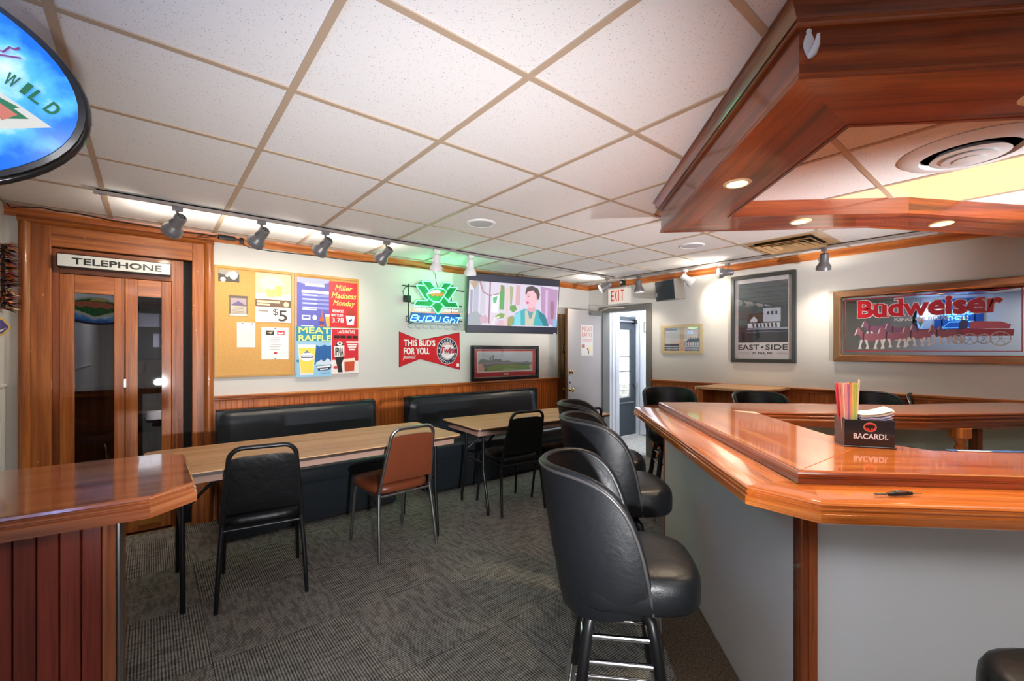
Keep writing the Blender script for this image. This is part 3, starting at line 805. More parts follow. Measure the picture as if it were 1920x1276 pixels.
# ================================================================== canopy over the bar
cn = thing('bar_canopy', 'stained wooden canopy hanging from the ceiling over the bar', 'canopy', (BO[0], BO[1], 2.115), pi/4)
def cnp(mb, n, m, **k):
    mb.v = [(x, y, z-2.115) for x, y, z in mb.v]; return mb.build(n, m, cn, **k)
OUT = [(1.84, 2.66), (1.685, 2.12), (1.40, 1.114), (1.40, -.097), (-.174, -.097), (-.174, 2.66)]
INN = [(1.52, 2.66), (1.346, 1.923), (1.135, 1.14), (1.11, .197), (.10, .197), (.10, 2.66)]
cw = canopy_wood('x')
for pr, nm in (([(0, 2.118), (0, 2.252), (-.018, 2.252), (-.018, 2.118)], 'fascia_board'),
               ([(-.01, 2.113), (.003, 2.113), (.006, 2.117), (.003, 2.121), (.003, 2.124), (.006, 2.128), (.002, 2.132), (-.01, 2.132)], 'bottom_bead'),
               ([(-.01, 2.250), (.010, 2.252), (.014, 2.256), (.010, 2.260), (.012, 2.264), (.018, 2.268), (.014, 2.273), (-.01, 2.273)], 'middle_bead'),
               ([(.012, 2.272), (.036, 2.309), (.042, 2.314), (.042, 2.319), (-.01, 2.319), (-.01, 2.272)], 'crown_board')):
    for s in line_sweep(ab(OUT), pr):
        fixn(cnp(s, nm, cw, ang=s.ang, smooth=25))
for k in range(5):
    q = MB().prism(ab([OUT[k], OUT[k+1], INN[k+1], INN[k]]), 2.116, 2.126)
    o1, o2 = ab([OUT[k], OUT[k+1]]); an = math.atan2(o2[1]-o1[1], o2[0]-o1[0])
    cnp(q, 'soffit_board', cw, ang=an)
for s in line_sweep(ab(INN), [(0, 2.113), (0, 2.205), (-.014, 2.205), (-.014, 2.113)]):
    fixn(cnp(s, 'inner_fascia', cw, ang=s.ang))
# inner ceiling at 2.20 on the same module, clipped to the opening
def clip(poly, x0, x1, y0, y1):
    def cut(P, f, g):
        o = []
        for i in range(len(P)):
            a, b = P[i-1], P[i]; fa, fb = f(a), f(b)
            if (fa >= 0) != (fb >= 0):
                t = fa/(fa-fb); o.append((a[0]+(b[0]-a[0])*t, a[1]+(b[1]-a[1])*t))
            if fb >= 0: o.append(b)
        return o
    for f in (lambda p: p[0]-x0, lambda p: x1-p[0], lambda p: p[1]-y0, lambda p: y1-p[1]):
        if len(poly) < 3: return []
        poly = cut(poly, f, None)
    return poly
innw = [bw(a, b)[:2] for a, b in INN]
tow = lambda P: [((x-BO[0]+y-BO[1])/sqrt(2), (y-BO[1]-x+BO[0])/sqrt(2)) for x, y in P]
M_CEIL2 = M_CEIL
M_LENS = emit('fluorescent_lens', (1.0, .90, .46, 1), .52)
for i in range(2, 9):
    for j in range(-6, 3):
        P = clip(innw, GX(i)+.002, GX(i+1)-.002, GY(j)+.002, GY(j+1)-.002)
        if len(P) >= 3:
            lit = i == 5
            cnp(MB().prism(tow(P), 2.2, 2.21), 'lit_ceiling_panel' if lit else 'canopy_tile', M_LENS if lit else M_CEIL2)
for i in range(2, 9):
    P = clip(innw, GX(i)-.011, GX(i)+.011, -9, 9)
    if len(P) >= 3: cnp(MB().prism(tow(P), 2.196, 2.2005), 'grid_bar', M_GRID)
for j in range(-6, 4):
    P = clip(innw, -9, 9, GY(j)-.011, GY(j)+.011)
    if len(P) >= 3: cnp(MB().prism(tow(P), 2.1965, 2.2005), 'grid_bar', M_GRID)
M_LAMP = emit('lamp_glow', (1, .84, .58, 1), 5)
rl = None
for k, (a, b, lab) in enumerate([(.596, .045, 'recessed downlight in the left side of the wooden canopy'), (1.233, .645, 'recessed downlight in the far side of the canopy, left one of two'),
                    (1.37, 1.502, 'recessed downlight in the far side of the canopy, right one of two'), (-.03, .66, 'recessed downlight at the right frame edge in the near side of the canopy')]):
    p = bw(a, b, 2.116)
    if rl is None:
        rl = thing('recessed_light', lab, 'downlight', p, 0, 'canopy downlights')
        MB().lathe([(.042, -.001), (.044, -.006), (.052, -.006), (.058, -.001), (.058, 0), (.042, 0)], 28).build('trim_ring', plain('cream_ring', C(232, 206, 160), .4), rl, smooth=40)
        MB().lathe([(.001, -.003), (.041, -.003), (.041, -.001), (.001, -.001)], 24).build('lens', M_LAMP, rl)
    else: copy_tree(rl, None, p, 0, lab)
    light('canopy_downlight', 'SPOT', (p[0], p[1], 2.10), 38, WARM, (p[0], p[1], 0), spot_size=R(110), spot_blend=.8, shadow_soft_size=.04)
rd = thing('round_air_diffuser', 'round white air diffuser with concentric rings in the canopy ceiling', 'vent', (2.61, .20, 2.1985))
MB().lathe([(.150, -.003), (.155, -.022), (.20, -.018), (.222, -.003), (.222, 0), (.150, 0)], 40).build('outer_ring', M_WHITE, rd, smooth=50)
MB().lathe([(.001, -.003), (.151, -.003), (.151, -.001), (.001, -.001)], 32).build('throat_shade', M_DARK, rd)  # flat dark disc in place of the shaded recess
for r, z in ((.118, -.030), (.082, -.040), (.048, -.046)):
    MB().lathe([(r-.016, z+.016), (r-.013, z+.018), (r+.003, z+.002), (r, z)], 36).build('cone_ring', M_WHITE, rd, smooth=50)
MB().lathe([(.001, -.046), (.02, -.044), (.02, -.040), (.001, -.04)], 20).build('centre_disc', M_WHITE, rd, smooth=50)
hk = thing('adhesive_hook', 'white plastic adhesive hook on the near corner of the canopy fascia', 'hook', bw(-.1745, -.074, 2.207), -pi/4)
bk = [(.007*cos(t), .036+.007*sin(t)) for t in [R(x) for x in range(-20, 201, 20)]]
body = [(.014*sin(pi*(.12+.88*k/10))*1.0, .032-.072*k/10) for k in range(0, 11)]
L_ = [(-x, z) for x, z in body]; 
MB().plate(bk+L_+[(x, z) for x, z in body[::-1]], -.006, 0).build('back_plate', M_WHP, hk, bevel=.0015)
MB().tube([(0, -.006, -.034), (.004, -.018, -.030), (.008, -.026, -.014), (.010, -.03, .010)], [.009, .010, .008, .004], 10).build('hook_arm', M_WHP, hk, smooth=50)
# ================================================================== bench seating along the north wall
def bench(x0, x1, label):
    b = thing('banquette_bench', label, 'bench', ((x0+x1)/2, 3.95, 0), 0)
    h = (x1-x0)/2
    MB().box(-h+.01, -.22, 0, h-.01, .31, .30).build('base', plain('black_bench_base', C(20, 19, 20), .55), b, bevel=.005)
    MB().rbox(-h, -.27, .30, h, .20, .455, .045, 4).build('seat', M_VINYL2, b, smooth=50)
    MB().add([(-h+.005, -.255, .03), (h-.005, -.255, .03), (h-.005, -.262, .34), (-h+.005, -.262, .34), (-h+.005, -.21, .03), (h-.005, -.21, .03), (h-.005, -.21, .34), (-h+.005, -.21, .34)],
             [(0, 1, 2, 3), (1, 5, 6, 2), (0, 3, 7, 4), (0, 4, 5, 1), (3, 2, 6, 7), (4, 7, 6, 5)]).build('skirt', M_VINYL2, b)
    # back cushion: puffed panel leaning a little
    nx, nz = 24, 10
    mb = MB(); vs = []; fs = []
    for i in range(nx+1):
        for k in range(nz+1):
            u, w = -1+2*i/nx, -1+2*k/nz
            e = (1-abs(u)**14)**.35*(1-abs(w)**6)**.45 if abs(u) < 1 and abs(w) < 1 else 0
            z = .665+w*.225
            vs.append((u*h, .25-.03*w*-1*0-(.045+.065*e)+(z-.44)*.12, z))
    for i in range(nx):
        for k in range(nz):
            a = i*(nz+1)+k; fs.append((a, a+nz+1, a+nz+2, a+1))
    mb.add(vs, fs)
    mb.box(-h, .225, .44, h, .315, .88)
    mb.build('backrest', M_VINYL2, b, smooth=60)
    mb = MB().tube([(-h+.004, .262, .46), (-h+.004, .262, .885), (h-.004, .262, .885), (h-.004, .262, .46)], .007, 8); mb.build('piping', M_VINYL, b, smooth=50)
    return b
bench(.405, 1.705, 'black vinyl bench with a padded back behind the nearer folding table')
bench(2.045, 3.86, 'black vinyl bench with a padded back behind the farther folding table')
# ================================================================== folding tables
def ftable(cx, cy, w, d, rz, label, splay, group=None):
    t = thing('folding_table', label, 'table', (cx, cy, 0), rz, group)
    r = .05
    pts = []
    for (sx, sy, a0) in ((1, 1, 0), (-1, 1, 90), (-1, -1, 180), (1, -1, 270)):
        for k in range(6):
            a = R(a0+18*k); pts.append((sx*(w/2-r)+r*cos(a), sy*(d/2-r)+r*sin(a)))
    MB().prism(pts, .728, .745).build('tabletop', ply('x'), t, bevel=.003)
    MB().prism([(x*1.002, y*1.003) for x, y in pts], .722, .7385).build('edge_band', plain('dark_table_edge', C(58, 40, 32), .4), t)
    ap = MB()
    for s in (-1, 1): ap.box(-w/2+.05, s*(d/2-.06)-.008, .675, w/2-.05, s*(d/2-.06)+.008, .724)
    for s in (-1, 1): ap.box(s*(w/2-.05)-.008, -d/2+.06, .675, s*(w/2-.05)+.008, d/2-.06, .724)
    ap.build('apron', plain('apron_tan', C(176, 140, 124), .55), t, bevel=.002)
    for sx in (-1, 1):
        lx = sx*(w/2-.16)
        for sy in (-1, 1):
            yt = sy*(d/2-.13-splay); yf = sy*(d/2-.10)
            MB().tube([(lx, yt, .675), (lx, yt, .36), (lx, yt+(yf-yt)*.15, .32), (lx, yf-(yf-yt)*.12, .10), (lx, yf, .06), (lx, yf, 0)], .0125, 10).build('leg', M_BLACK, t, smooth=50)
        yt = d/2-.13-splay
        MB().tube([(lx, -yt, .42), (lx, yt, .42)], .010, 8).build('crossbar', M_BLACK, t, smooth=50)
        MB().tube([(lx, -yt, .65), (lx, yt, .65)], .010, 8).build('crossbar', M_BLACK, t, smooth=50)
        for sy in (-1, 1):
            MB().tube([(lx, sy*yt*.8, .50), (lx-sx*.12, sy*yt*.5, .60), (lx-sx*.30, sy*yt*.3, .715)], .009, 8).build('brace', M_BLACK, t, smooth=50)
    return t
ftable(.885, 3.14, 1.83, .76, 0, 'long folding table with laminate top, nearer the side bar', .0)
ftable(2.79, 3.12, 1.53, .66, R(-5), 'folding table with laminate top, farther one by the open door', .05)
# ================================================================== stacking chairs
def arch(w0, w1, z0, z1, y0, y1, r, n=7):
    """U-shaped back hoop from (-w0, y0, z0) up over the top and down"""
    P = [(-w0, y0, z0)]
    for k in range(n+1):
        a = pi-k*(pi/2)/n; P.append((-w1+r+r*cos(a), y1, z1-r+r*sin(a)))
    for k in range(n+1):
        a = pi/2-k*(pi/2)/n; P.append((w1-r+r*cos(a), y1, z1-r+r*sin(a)))
    P.append((w0, y0, z0))
    return P
def chair(loc, rz, label, seatm, framem, group=None, lean=.10):
    c = thing('stacking_chair', label, 'chair', loc, rz, group)
    # front of the chair is +y, rear is -y
    seat = MB(); n = 28; prof = [(.86, .415), (.97, .42), (1.0, .435), (1.0, .452), (.96, .470), (.80, .482), (.4, .488)]
    vs = []; fs = []
    for s, z in prof:
        for k in range(n):
            a = 2*pi*k/n; ca, sa = cos(a), sin(a)
            e = .42
            x = (abs(ca)**e)*(1 if ca > 0 else -1)*.215*s; y = (abs(sa)**e)*(1 if sa > 0 else -1)*.215*s
            x *= 1+.06*y/.215
            vs.append((x, y+.02, z))
    for i in range(len(prof)-1):
        for k in range(n): fs.append((i*n+k, i*n+(k+1) % n, (i+1)*n+(k+1) % n, (i+1)*n+k))
    fs += [tuple(range(n))[::-1], tuple(range((len(prof)-1)*n, len(prof)*n))]
    seat.add(vs, fs).build('seat', seatm, c, smooth=60)
    # upholstered back panel
    nx, nz = 10, 10; mb = MB(); vs = []; fs = []
    z0, z1 = .50, .815
    for side in (0, 1):
        for i in range(nx+1):
            for k in range(nz+1):
                u, w = -1+2*i/nx, k/nz
                z = z0+(z1-z0)*w
                hw = (.185-.03*w)
                e = (1-abs(u)**8)*(1-abs(2*w-1)**10)
                top = (1-.10*max(0, abs(u)-.55)**1.2*w)
                y = -.205-lean*(z-.45)/.4+(.012+.016*e if side else -.004-.007*e)
                vs.append((u*hw, y, z0+(z-z0)*top))
    m = (nx+1)*(nz+1)
    for i in range(nx):
        for k in range(nz):
            a = i*(nz+1)+k; fs.append((a, a+nz+1, a+nz+2, a+1)); fs.append((m+a, m+a+1, m+a+nz+2, m+a+nz+1))
    for i in range(nx):
        for k in (0, nz):
            a = i*(nz+1)+k; fs.append((a, a+nz+1, m+a+nz+1, m+a))
    for k in range(nz):
        for i in (0, nx):
            a = i*(nz+1)+k; fs.append((a, a+1, m+a+1, m+a))
    fixn(mb.add(vs, fs).build('backrest', seatm, c, smooth=50))
    P = arch(.195, .158, .41, .862, -.185, -.205-lean*1.02, .065)
    P = [(x, -.185-(lean+.02)*(z-.41)/.45, z) for x, y, z in P]
    MB().tube(P, .0125, 10).build('back_frame', framem, c, smooth=50)
    for s in (-1, 1):
        MB().tube([(s*.19, -.19, .44), (s*.193, -.19, .40), (s*.205, -.215, .22), (s*.215, -.245, 0.004)], [.0125, .0125, .0125, .0105], 10).build('leg', framem, c, smooth=50)
        MB().tube([(s*.19, .17, .42), (s*.195, .19, .36), (s*.205, .235, 0.004)], [.0125, .0125, .0105], 10).build('leg', framem, c, smooth=50)
        MB().tube([(s*.19, -.19, .408), (s*.19, .17, .408)], .009, 8).build('side_rail', framem, c, smooth=50)
        MB().tube([(s*.197, -.195, .335), (s*.19, -.02, .405)], .006, 6).build('brace', framem, c, smooth=50)
    MB().tube([(-.19, -.19, .405), (.19, -.19, .405)], .009, 8).build('cross_rail', framem, c, smooth=50)
    return c
chair((.512, 2.94, 0), R(-9), 'black stacking chair at the nearer table, closest to the side bar', M_VINYL, M_BLACK)
chair((1.338, 2.975, 0), R(3), 'brown vinyl stacking chair with a steel frame at the nearer table', M_BROWN, M_STEEL)
chair((2.47, 3.035, 0), R(-8.5), 'black stacking chair at the left end of the farther table', M_VINYL, M_BLACK)
chair((2.96, 2.82, 0), R(0), 'black stacking chair at the farther table, half hidden behind bar stools', M_VINYL, M_BLACK)
# ================================================================== bar stools
M_STOOL = vinyl('black_stool_vinyl', C(15, 17, 20), .38, .3, 9)
M_PIPE = plain('dark_piping', C(52, 50, 50), .35)
def stool(loc, rz, label, group, trim=None, zr=1.035, shell=M_STOOL):
    """faces local +x"""
    s = thing('bar_stool', label, 'stool', loc, rz, group)
    nt, nz = 48, 8
    def ztop(t): return .635+(zr-.635)*(1-abs(t)**6)
    def zbot(t): return .585+.05*abs(t)**3
    vs = []; fs = []
    for side in (0, 1):
        for i in range(nt+1):
            t = -1+2*i/nt; a = pi+t*R(114)
            for k in range(nz+1):
                w = k/nz; z = zbot(t)+(ztop(t)-zbot(t))*w
                r = .200+.024*max(0, (z-.58)/.46)-(.022*(1-w)**4)
                if side: r -= .034-.010*(w**6)
                x = r*cos(a)*1.06-.0; y = r*sin(a)
                x -= .03*max(0, (z-.7))/.35*max(0, -cos(a))
                vs.append((x, y, z))
    m = (nt+1)*(nz+1)
    for i in range(nt):
        for k in range(nz):
            a = i*(nz+1)+k; fs.append((a, a+1, a+nz+2, a+nz+1)); fs.append((m+a, m+a+nz+1, m+a+nz+2, m+a+1))
        for k in (0, nz):
            a = i*(nz+1)+k; fs.append((a, a+nz+1, m+a+nz+1, m+a))
    for i in (0, nt):
        for k in range(nz):
            a = i*(nz+1)+k; fs.append((a, a+1, m+a+1, m+a))
    rim = [((Vector(vs[i*(nz+1)+nz])+Vector(vs[m+i*(nz+1)+nz]))/2) for i in range(nt+1)]
    outer = [Vector(vs[i*(nz+1)+nz]) for i in range(nt+1)]
    fixn(MB().add(vs, fs).build('backrest', shell, s, smooth=50))
    MB().tube([p+Vector((0, 0, .002)) for p in rim], .0135, 10).build('rim_roll', shell, s, smooth=60)
    MB().tube(outer, .0055, 8).build('piping', trim or M_PIPE, s, smooth=60)
    prof = [(.80, .630), (.96, .634), (1.0, .648), (1.005, .69), (.995, .716), (.955, .735), (.86, .746), (.5, .754), (.02, .756)]
    n = 36; vs = []; fs = []
    for q, z in prof:
        for k in range(n):
            a = 2*pi*k/n; ca, sa = cos(a), sin(a); e = .60
            vs.append(((abs(ca)**e)*(1 if ca > 0 else -1)*.208*q+.048, (abs(sa)**e)*(1 if sa > 0 else -1)*.194*q, z))
    for i in range(len(prof)-1):
        for k in range(n): fs.append((i*n+k, i*n+(k+1) % n, (i+1)*n+(k+1) % n, (i+1)*n+k))
    fs += [tuple(range(n))[::-1], tuple(range((len(prof)-1)*n, len(prof)*n))]
    MB().add(vs, fs).build('seat', M_STOOL, s, smooth=60)
    MB().lathe([(.09, .565), (.12, .575), (.12, .600), (.10, .629), (.001, .6295)], 24).build('swivel', M_BLACK, s, smooth=40)
    for k in range(4):
        a = pi/4+k*pi/2; c_, s_ = cos(a), sin(a)
        f = lambda r, z: (r*c_, r*s_, z)
        MB().tube([f(.06, .585), f(.115, .585), f(.138, .565), f(.150, .52), f(.190, .31), f(.205, .26)], [.015, .018, .019, .019, .019, .017], 10).build('leg', M_BLACK, s, smooth=50)
        MB().tube([f(.192, .33), f(.215, .27), f(.222, .22), f(.245, 0.003)], [.0135, .0195, .019, .017], 10).build('leg_sleeve', M_CHROME, s, smooth=50)
    for z, r in ((.515, .150), (.44, .164), (.20, .226)):
        for k in range(4):
            a, b = pi/4+k*pi/2, pi/4+(k+1)*pi/2
            MB().tube([(r*cos(a), r*sin(a), z), (r*cos(b), r*sin(b), z)], .0095, 8).build('foot_rail', M_CHROME, s, smooth=50)
    return s
G = 'bar stools around the bar'
s1 = stool(bw(.0, -.565), R(-47), 'nearest black bar stool, its rounded back towards the camera', G)
s2 = copy_tree(s1, None, bw(.675, -.485), R(-40), 'second black bar stool along the left side of the bar, wrinkled vinyl back')
s3 = copy_tree(s1, None, bw(1.21, -.49), R(-45), 'third black bar stool along the left side, farthest of that row')
s4 = copy_tree(s1, None, bw(2.33, .20), R(-135), 'black bar stool at the far corner of the bar by the doorway')
s6 = copy_tree(s1, None, bw(-.66, .27), R(45), 'black bar stool whose curved back shows in the lower right corner')
s5 = stool(bw(2.36, .95), R(-135), 'bright-trimmed black bar stool across the bar, below the framed poster', G, M_STEEL, 1.00)
s7 = copy_tree(s5, None, bw(2.46, 1.90), R(-135), 'bar stool with bright-trimmed back behind the straw and napkin caddy')
s8 = copy_tree(s5, None, bw(2.40, 2.36), R(-150), 'bright-trimmed bar stool across the bar, below the large mirror')
s1.scale = (.94, .94, .972)
for q_ in (s2, s3): q_.scale = (.97, .97, 1.015)
# wall ledge table on the east wall
wt = thing('wall_table', 'small laminate ledge table fixed to the east wall under the framed poster', 'table', (4.66, 1.97, 0), -pi/2)
MB().prism([(-.33, -.30), (.26, -.32), (.34, .08), (.34, .33), (-.33, .33)], .975, 1.0).build('tabletop', ply('x'), wt, bevel=.003)
MB().box(-.31, -.25, 0, -.28, .31, .975).build('side_panel', panel_wood('z'), wt, bevel=.002)
MB().box(.24, -.20, 0, .27, .31, .975).build('side_panel', panel_wood('z'), wt, bevel=.002)
MB().box(-.28, .0, 0, .24, .02, .975).build('back_panel', panel_wood('z'), wt)
MB().box(-.345, -.29, .965, -.33, -.20, 1.002).build('number_tag', M_WHP, wt, bevel=.001)
# ================================================================== ceiling fittings
def track(name, label, p0, p1):
    t = thing(name, label, 'track light rail', (p0[0], p0[1], ZC-.006))
    v = Vector(p1)-Vector(p0); L = v.length; an = math.atan2(v.y, v.x)
    t.rotation_euler = (0, 0, an)
    q = MB(); q.box(0, -.018, -.022, L, -.007, 0); q.box(0, .007, -.022, L, .018, 0); q.box(0, -.018, -.006, L, .018, 0)
    q.build('channel', M_TRACK, t)
    for x in (0, L): MB().box(x-.006, -.019, -.024, x+.006, .019, 0).build('end_cap', M_TRACK, t)
    MB().box(L*.5-.03, -.02, -.025, L*.5+.03, .02, 0).build('joiner', M_TRACK, t)
track('track_rail', 'grey ceiling light track running along the north wall', (-.25, 3.54, 0), (4.62, 3.54, 0))
track('track_rail', 'grey ceiling light track running along the east wall', (4.70, 3.45, 0), (4.70, .2, 0))
M_BULB = emit('warm_bulb', (1, .86, .62, 1), 6)
def head(x, y, d, m, label, lit, group, drop=.10, energy=9.5):
    z = ZC-.028
    t = thing('track_spotlight', label, 'spotlight', (x, y, z), 0, group)
    MB().box(-.028, -.017, -.028, .028, .017, 0).build('adapter', m, t, bevel=.003)
    MB().tube([(0, 0, -.025), (0, 0, -drop+.02)], .0075, 10).build('stem', m, t, smooth=50)
    d = Vector(d).normalized()
    q = d.to_track_quat('Z', 'Y').to_matrix().to_4x4()
    M = Matrix.Translation((0, 0, -drop)) @ q @ Matrix.Translation((0, 0, -.055))
    MB().lathe([(.001, 0), (.026, 0), (.033, .006), (.035, .02), (.035, .075), (.040, .088), (.056, .112), (.0585, .125), (.0585, .150), (.055, .150), (.053, .125), (.03, .09), (.001, .088)], 24, M).build('body', m, t, smooth=35)
    for k in range(6):
        a = k*pi/3
        MB().lathe([(.001, -.001), (.0055, -.001), (.0055, .001), (.001, .001)], 8, M @ Matrix.Translation((.018*cos(a), .018*sin(a), 0))).build('vent_hole', M_BLKP, t)
    MB().tube([M @ Vector((.036, 0, .04)), M @ Vector((.044, 0, .055)), M @ Vector((.036, 0, .07))], .006, 8).build('yoke', m, t, smooth=50)
    MB().lathe([(.001, .118), (.046, .116), (.046, .120), (.001, .122)], 20, M).build('bulb', M_BULB if lit else M_WHP, t)
    if lit:
        p = Vector((x, y, z)) + (M @ Vector((0, 0, .16)))
        light('track_back_spill', 'SPOT', p+Vector((0, .03 if d.y > .3 else 0, -.02)), 7.0, (1, .92, .80), p+Vector((0, .2 if d.y > .3 else 0, 1)), spot_size=R(165), spot_blend=1, shadow_soft_size=.03)
        light('track_spot', 'SPOT', p, energy, SPOTC, p+d, spot_size=R(105), spot_blend=.9, shadow_soft_size=.045)
GA, GB = 'spotlights on the north track', 'spotlights on the east track'
A_dir = (-.30, .62, -.52)
head(.135, 3.54, A_dir, M_GREY, 'grey track spotlight above the telephone booth, first from the left', True, GA)
head(.61, 3.54, A_dir, M_GREY, 'grey track spotlight above the cork board, second from the left', True, GA)
head(1.045, 3.54, A_dir, M_GREY, 'grey track spotlight above the posters, third from the left', True, GA)
head(1.54, 3.54, A_dir, M_GREY, 'grey track spotlight left of the green neon sign, fourth from the left', True, GA)
head(2.02, 3.54, (0, .08, -1), M_WHP, 'white track spotlight pointing straight down above the neon sign', False, GA)
head(2.395, 3.54, (0, .08, -1), M_WHP, 'white track spotlight pointing straight down beside the television corner', False, GA)
head(4.48, 3.54, (-.60, .50, -.42), M_GREY, 'grey track spotlight nearest the room corner, right of the television', True, GA)
head(4.70, 3.22, (.10, .02, -1), M_GREY, 'grey track spotlight hanging down right of the EXIT sign', True, GB, energy=10)
head(4.70, 2.60, (.50, -.62, -.60), M_WHP, 'white track spotlight beside the wall loudspeaker', True, GB, energy=14)
head(4.70, 2.13, (-.62, .72, -.06), M_GREY, 'grey track spotlight lying level above the tall framed poster', True, GB, energy=7)
head(4.70, 1.27, (.22, .12, -1), M_GREY, 'grey track spotlight hanging between framed poster and beer mirror', True, GB, energy=14)
for (x, y, lab) in ((1.905, 2.676, 'round white ceiling speaker grille in front of the television'), (3.784, 2.035, 'round white ceiling speaker grille near the canopy corner')):
    t = thing('ceiling_speaker', lab, 'speaker', (x, y, ZC))
    MB().lathe([(.088, -.006), (.094, -.010), (.108, -.005), (.110, 0), (.088, 0)], 36).build('bezel', M_WHITE, t, smooth=50)
    MB().lathe([(.001, -.010), (.06, -.009), (.089, -.006), (.089, -.002), (.001, -.002)], 32).build('grille', plain('grille_grey', C(196, 194, 198), .6, bump=.5, bscale=900), t, smooth=50)
sdf = thing('square_air_diffuser', 'square tan metal air diffuser in the ceiling by the east track', 'vent', ((GX(7)+GX(8))/2, (GY(-1)+GY(0))/2, ZC))
M_TAN = plain('tan_vent_metal', C(186, 150, 104), .45)
def sqring(a, b, z0, z1):
    q = MB(); o = [(-a, -a), (a, -a), (a, a), (-a, a)]; i = [(-b, -b), (b, -b), (b, b), (-b, b)]
    vs = [(x, y, z0) for x, y in o]+[(x, y, z1) for x, y in i]+[(x, y, z0+.004) for x, y in o]+[(x, y, z1+.004) for x, y in i]
    fs = []
    for k in range(4):
        j = (k+1) % 4; fs += [(k, j, 4+j, 4+k), (8+j, 8+k, 12+k, 12+j), (k, 8+k, 8+j, j), (4+k, 4+j, 12+j, 12+k)]
    return q.add(vs, fs)
sqring(.30, .225, -.004, -.002).build('border', M_TAN, sdf)
for a in (.222, .165, .108): sqring(a, a-.068, -.030, .009).build('louvre', M_TAN, sdf)
MB().box(-.05, -.05, -.028, .05, .05, -.022).build('centre_plate', M_TAN, sdf)
MB().box(-.29, -.29, .0135, .29, .29, .016).build('throat_shade', M_DARK, sdf)  # dark sheet giving the shade behind the louvres
# ================================================================== flat-art helpers
def col(r, g, b, rough=.5): return plain('print_%d_%d_%d' % (r, g, b), C(r, g, b), rough)
def ecol(r, g, b, s=.8): return emit('screen_%d_%d_%d' % (r, g, b), C(r, g, b), s)
def art(parent, x0, x1, z0, z1, items, y, step=.0004, mk=col):
    """printed shapes in a picture box; u runs right, v runs down"""
    for k, (name, c, pts) in enumerate(items):
        P = [(x0+u*(x1-x0), z1-v*(z1-z0)) for u, v in pts]
        flat(parent, name, P, y-step*(k+1), mk(*c), .0004)
def box_(u0, v0, u1, v1): return [(u0, v0), (u1, v0), (u1, v1), (u0, v1)]
def bars(x0, x1, vs, h, seed):
    rr = random.Random(seed)
    return [box_(x0+rr.random()*.04, v, x1-rr.random()*.12, v+h) for v in vs]
def textuv(parent, s, X, u0, u1, v0, v1, y, mat, **k):
    x0, x1, z0, z1 = X
    return text(parent, s, x0+u0*(x1-x0), x0+u1*(x1-x0), z1-v1*(z1-z0), z1-v0*(z1-z0), y, mat, **k)
# ================================================================== cork boards and papers on the north wall
for x0, x1, lab in ((.399, .992, 'left cork notice board in an oak frame, mostly bare'), (.998, 1.578, 'right cork notice board, almost covered by four colourful posters')):
    t = on_wall_A('cork_board', lab, 'notice board', x0, 1.147)
    rect(t, 'cork', .01, x1-x0-.01, .01, .91, -.012, M_CORK, .012)
    frame4(t, 'frame', 0, x1-x0, 0, .92, .022, -.022, 0, M_GOLD, .003)
YB = YN-.0125
def paper(name, lab, cat, x0, x1, z0, z1, base, group=None, y=YB, th=.0012, rough=.5):
    t = thing(name, lab, cat, (x0, y, z0), 0, group)
    rect(t, 'sheet', 0, x1-x0, 0, z1-z0, -.002, base, th)
    return t, (0, x1-x0, 0, z1-z0)
def pins(t, pts):
    for x, z in pts:
        MB().lathe([(.001, 0), (.005, .001), (.004, .006), (.001, .007)], 10, Matrix.Translation((x, -.002, z)) @ Matrix.Rotation(pi/2, 4, 'X')).build('push_pin', col(60, 50, 44), t)
t, X = paper('photograph', 'small dark photograph pinned in the top left of the cork board', 'photo', .427, .573, 1.935, 2.030, col(66, 58, 50))
art(t, *X, [('sky', (150, 146, 138), [(0, .0), (1, 0), (1, .3), (.3, .42), (0, .3)]), ('glare', (250, 248, 240), ell(.72, .4, .2, .36, 16)), ('glare', (250, 236, 210), ell(.22, .82, .13, .2, 12)), ('beam', (226, 220, 206), [(.3, .55), (.5, .1), (.6, .1), (.45, .6)])], -.002)
t, X = paper('flyer', 'small grey-brown printed flyer pinned on the cork board below the photograph', 'flyer', .502, .632, 1.655, 1.815, col(112, 98, 86))
art(t, *X, [('picture', (168, 150, 160), box_(.08, .06, .92, .42)), ('picture_dark', (106, 92, 140), [(.1, .42), (.5, .2), (.9, .42)]), ('text_block', (196, 186, 172), box_(.08, .46, .94, .86)), ('foot', (226, 218, 204), box_(.02, .88, .98, .98))]+[('text_line', (120, 108, 98), b) for b in bars(.12, .9, [.52+.07*k for k in range(5)], .02, 3)], -.002)
rect(t, 'tape_strip', -.004, .134, .156, .172, -.003, col(96, 84, 72))
t, X = paper('note_sheet', 'plain white sheet of paper pinned low in the middle of the cork board', 'paper', .556, .690, 1.396, 1.606, M_PAPER)
art(t, *X, [('faint_line', (214, 212, 208), b) for b in bars(.25, .85, [.15+.08*k for k in range(7)], .012, 4)], -.002); pins(t, [(.04, .20), (.11, .20)])
t, X = paper('beer_poster', 'tan poster with a beer glass and a five dollar price', 'poster', .690, .968, 1.615, 2.038, col(226, 216, 196))
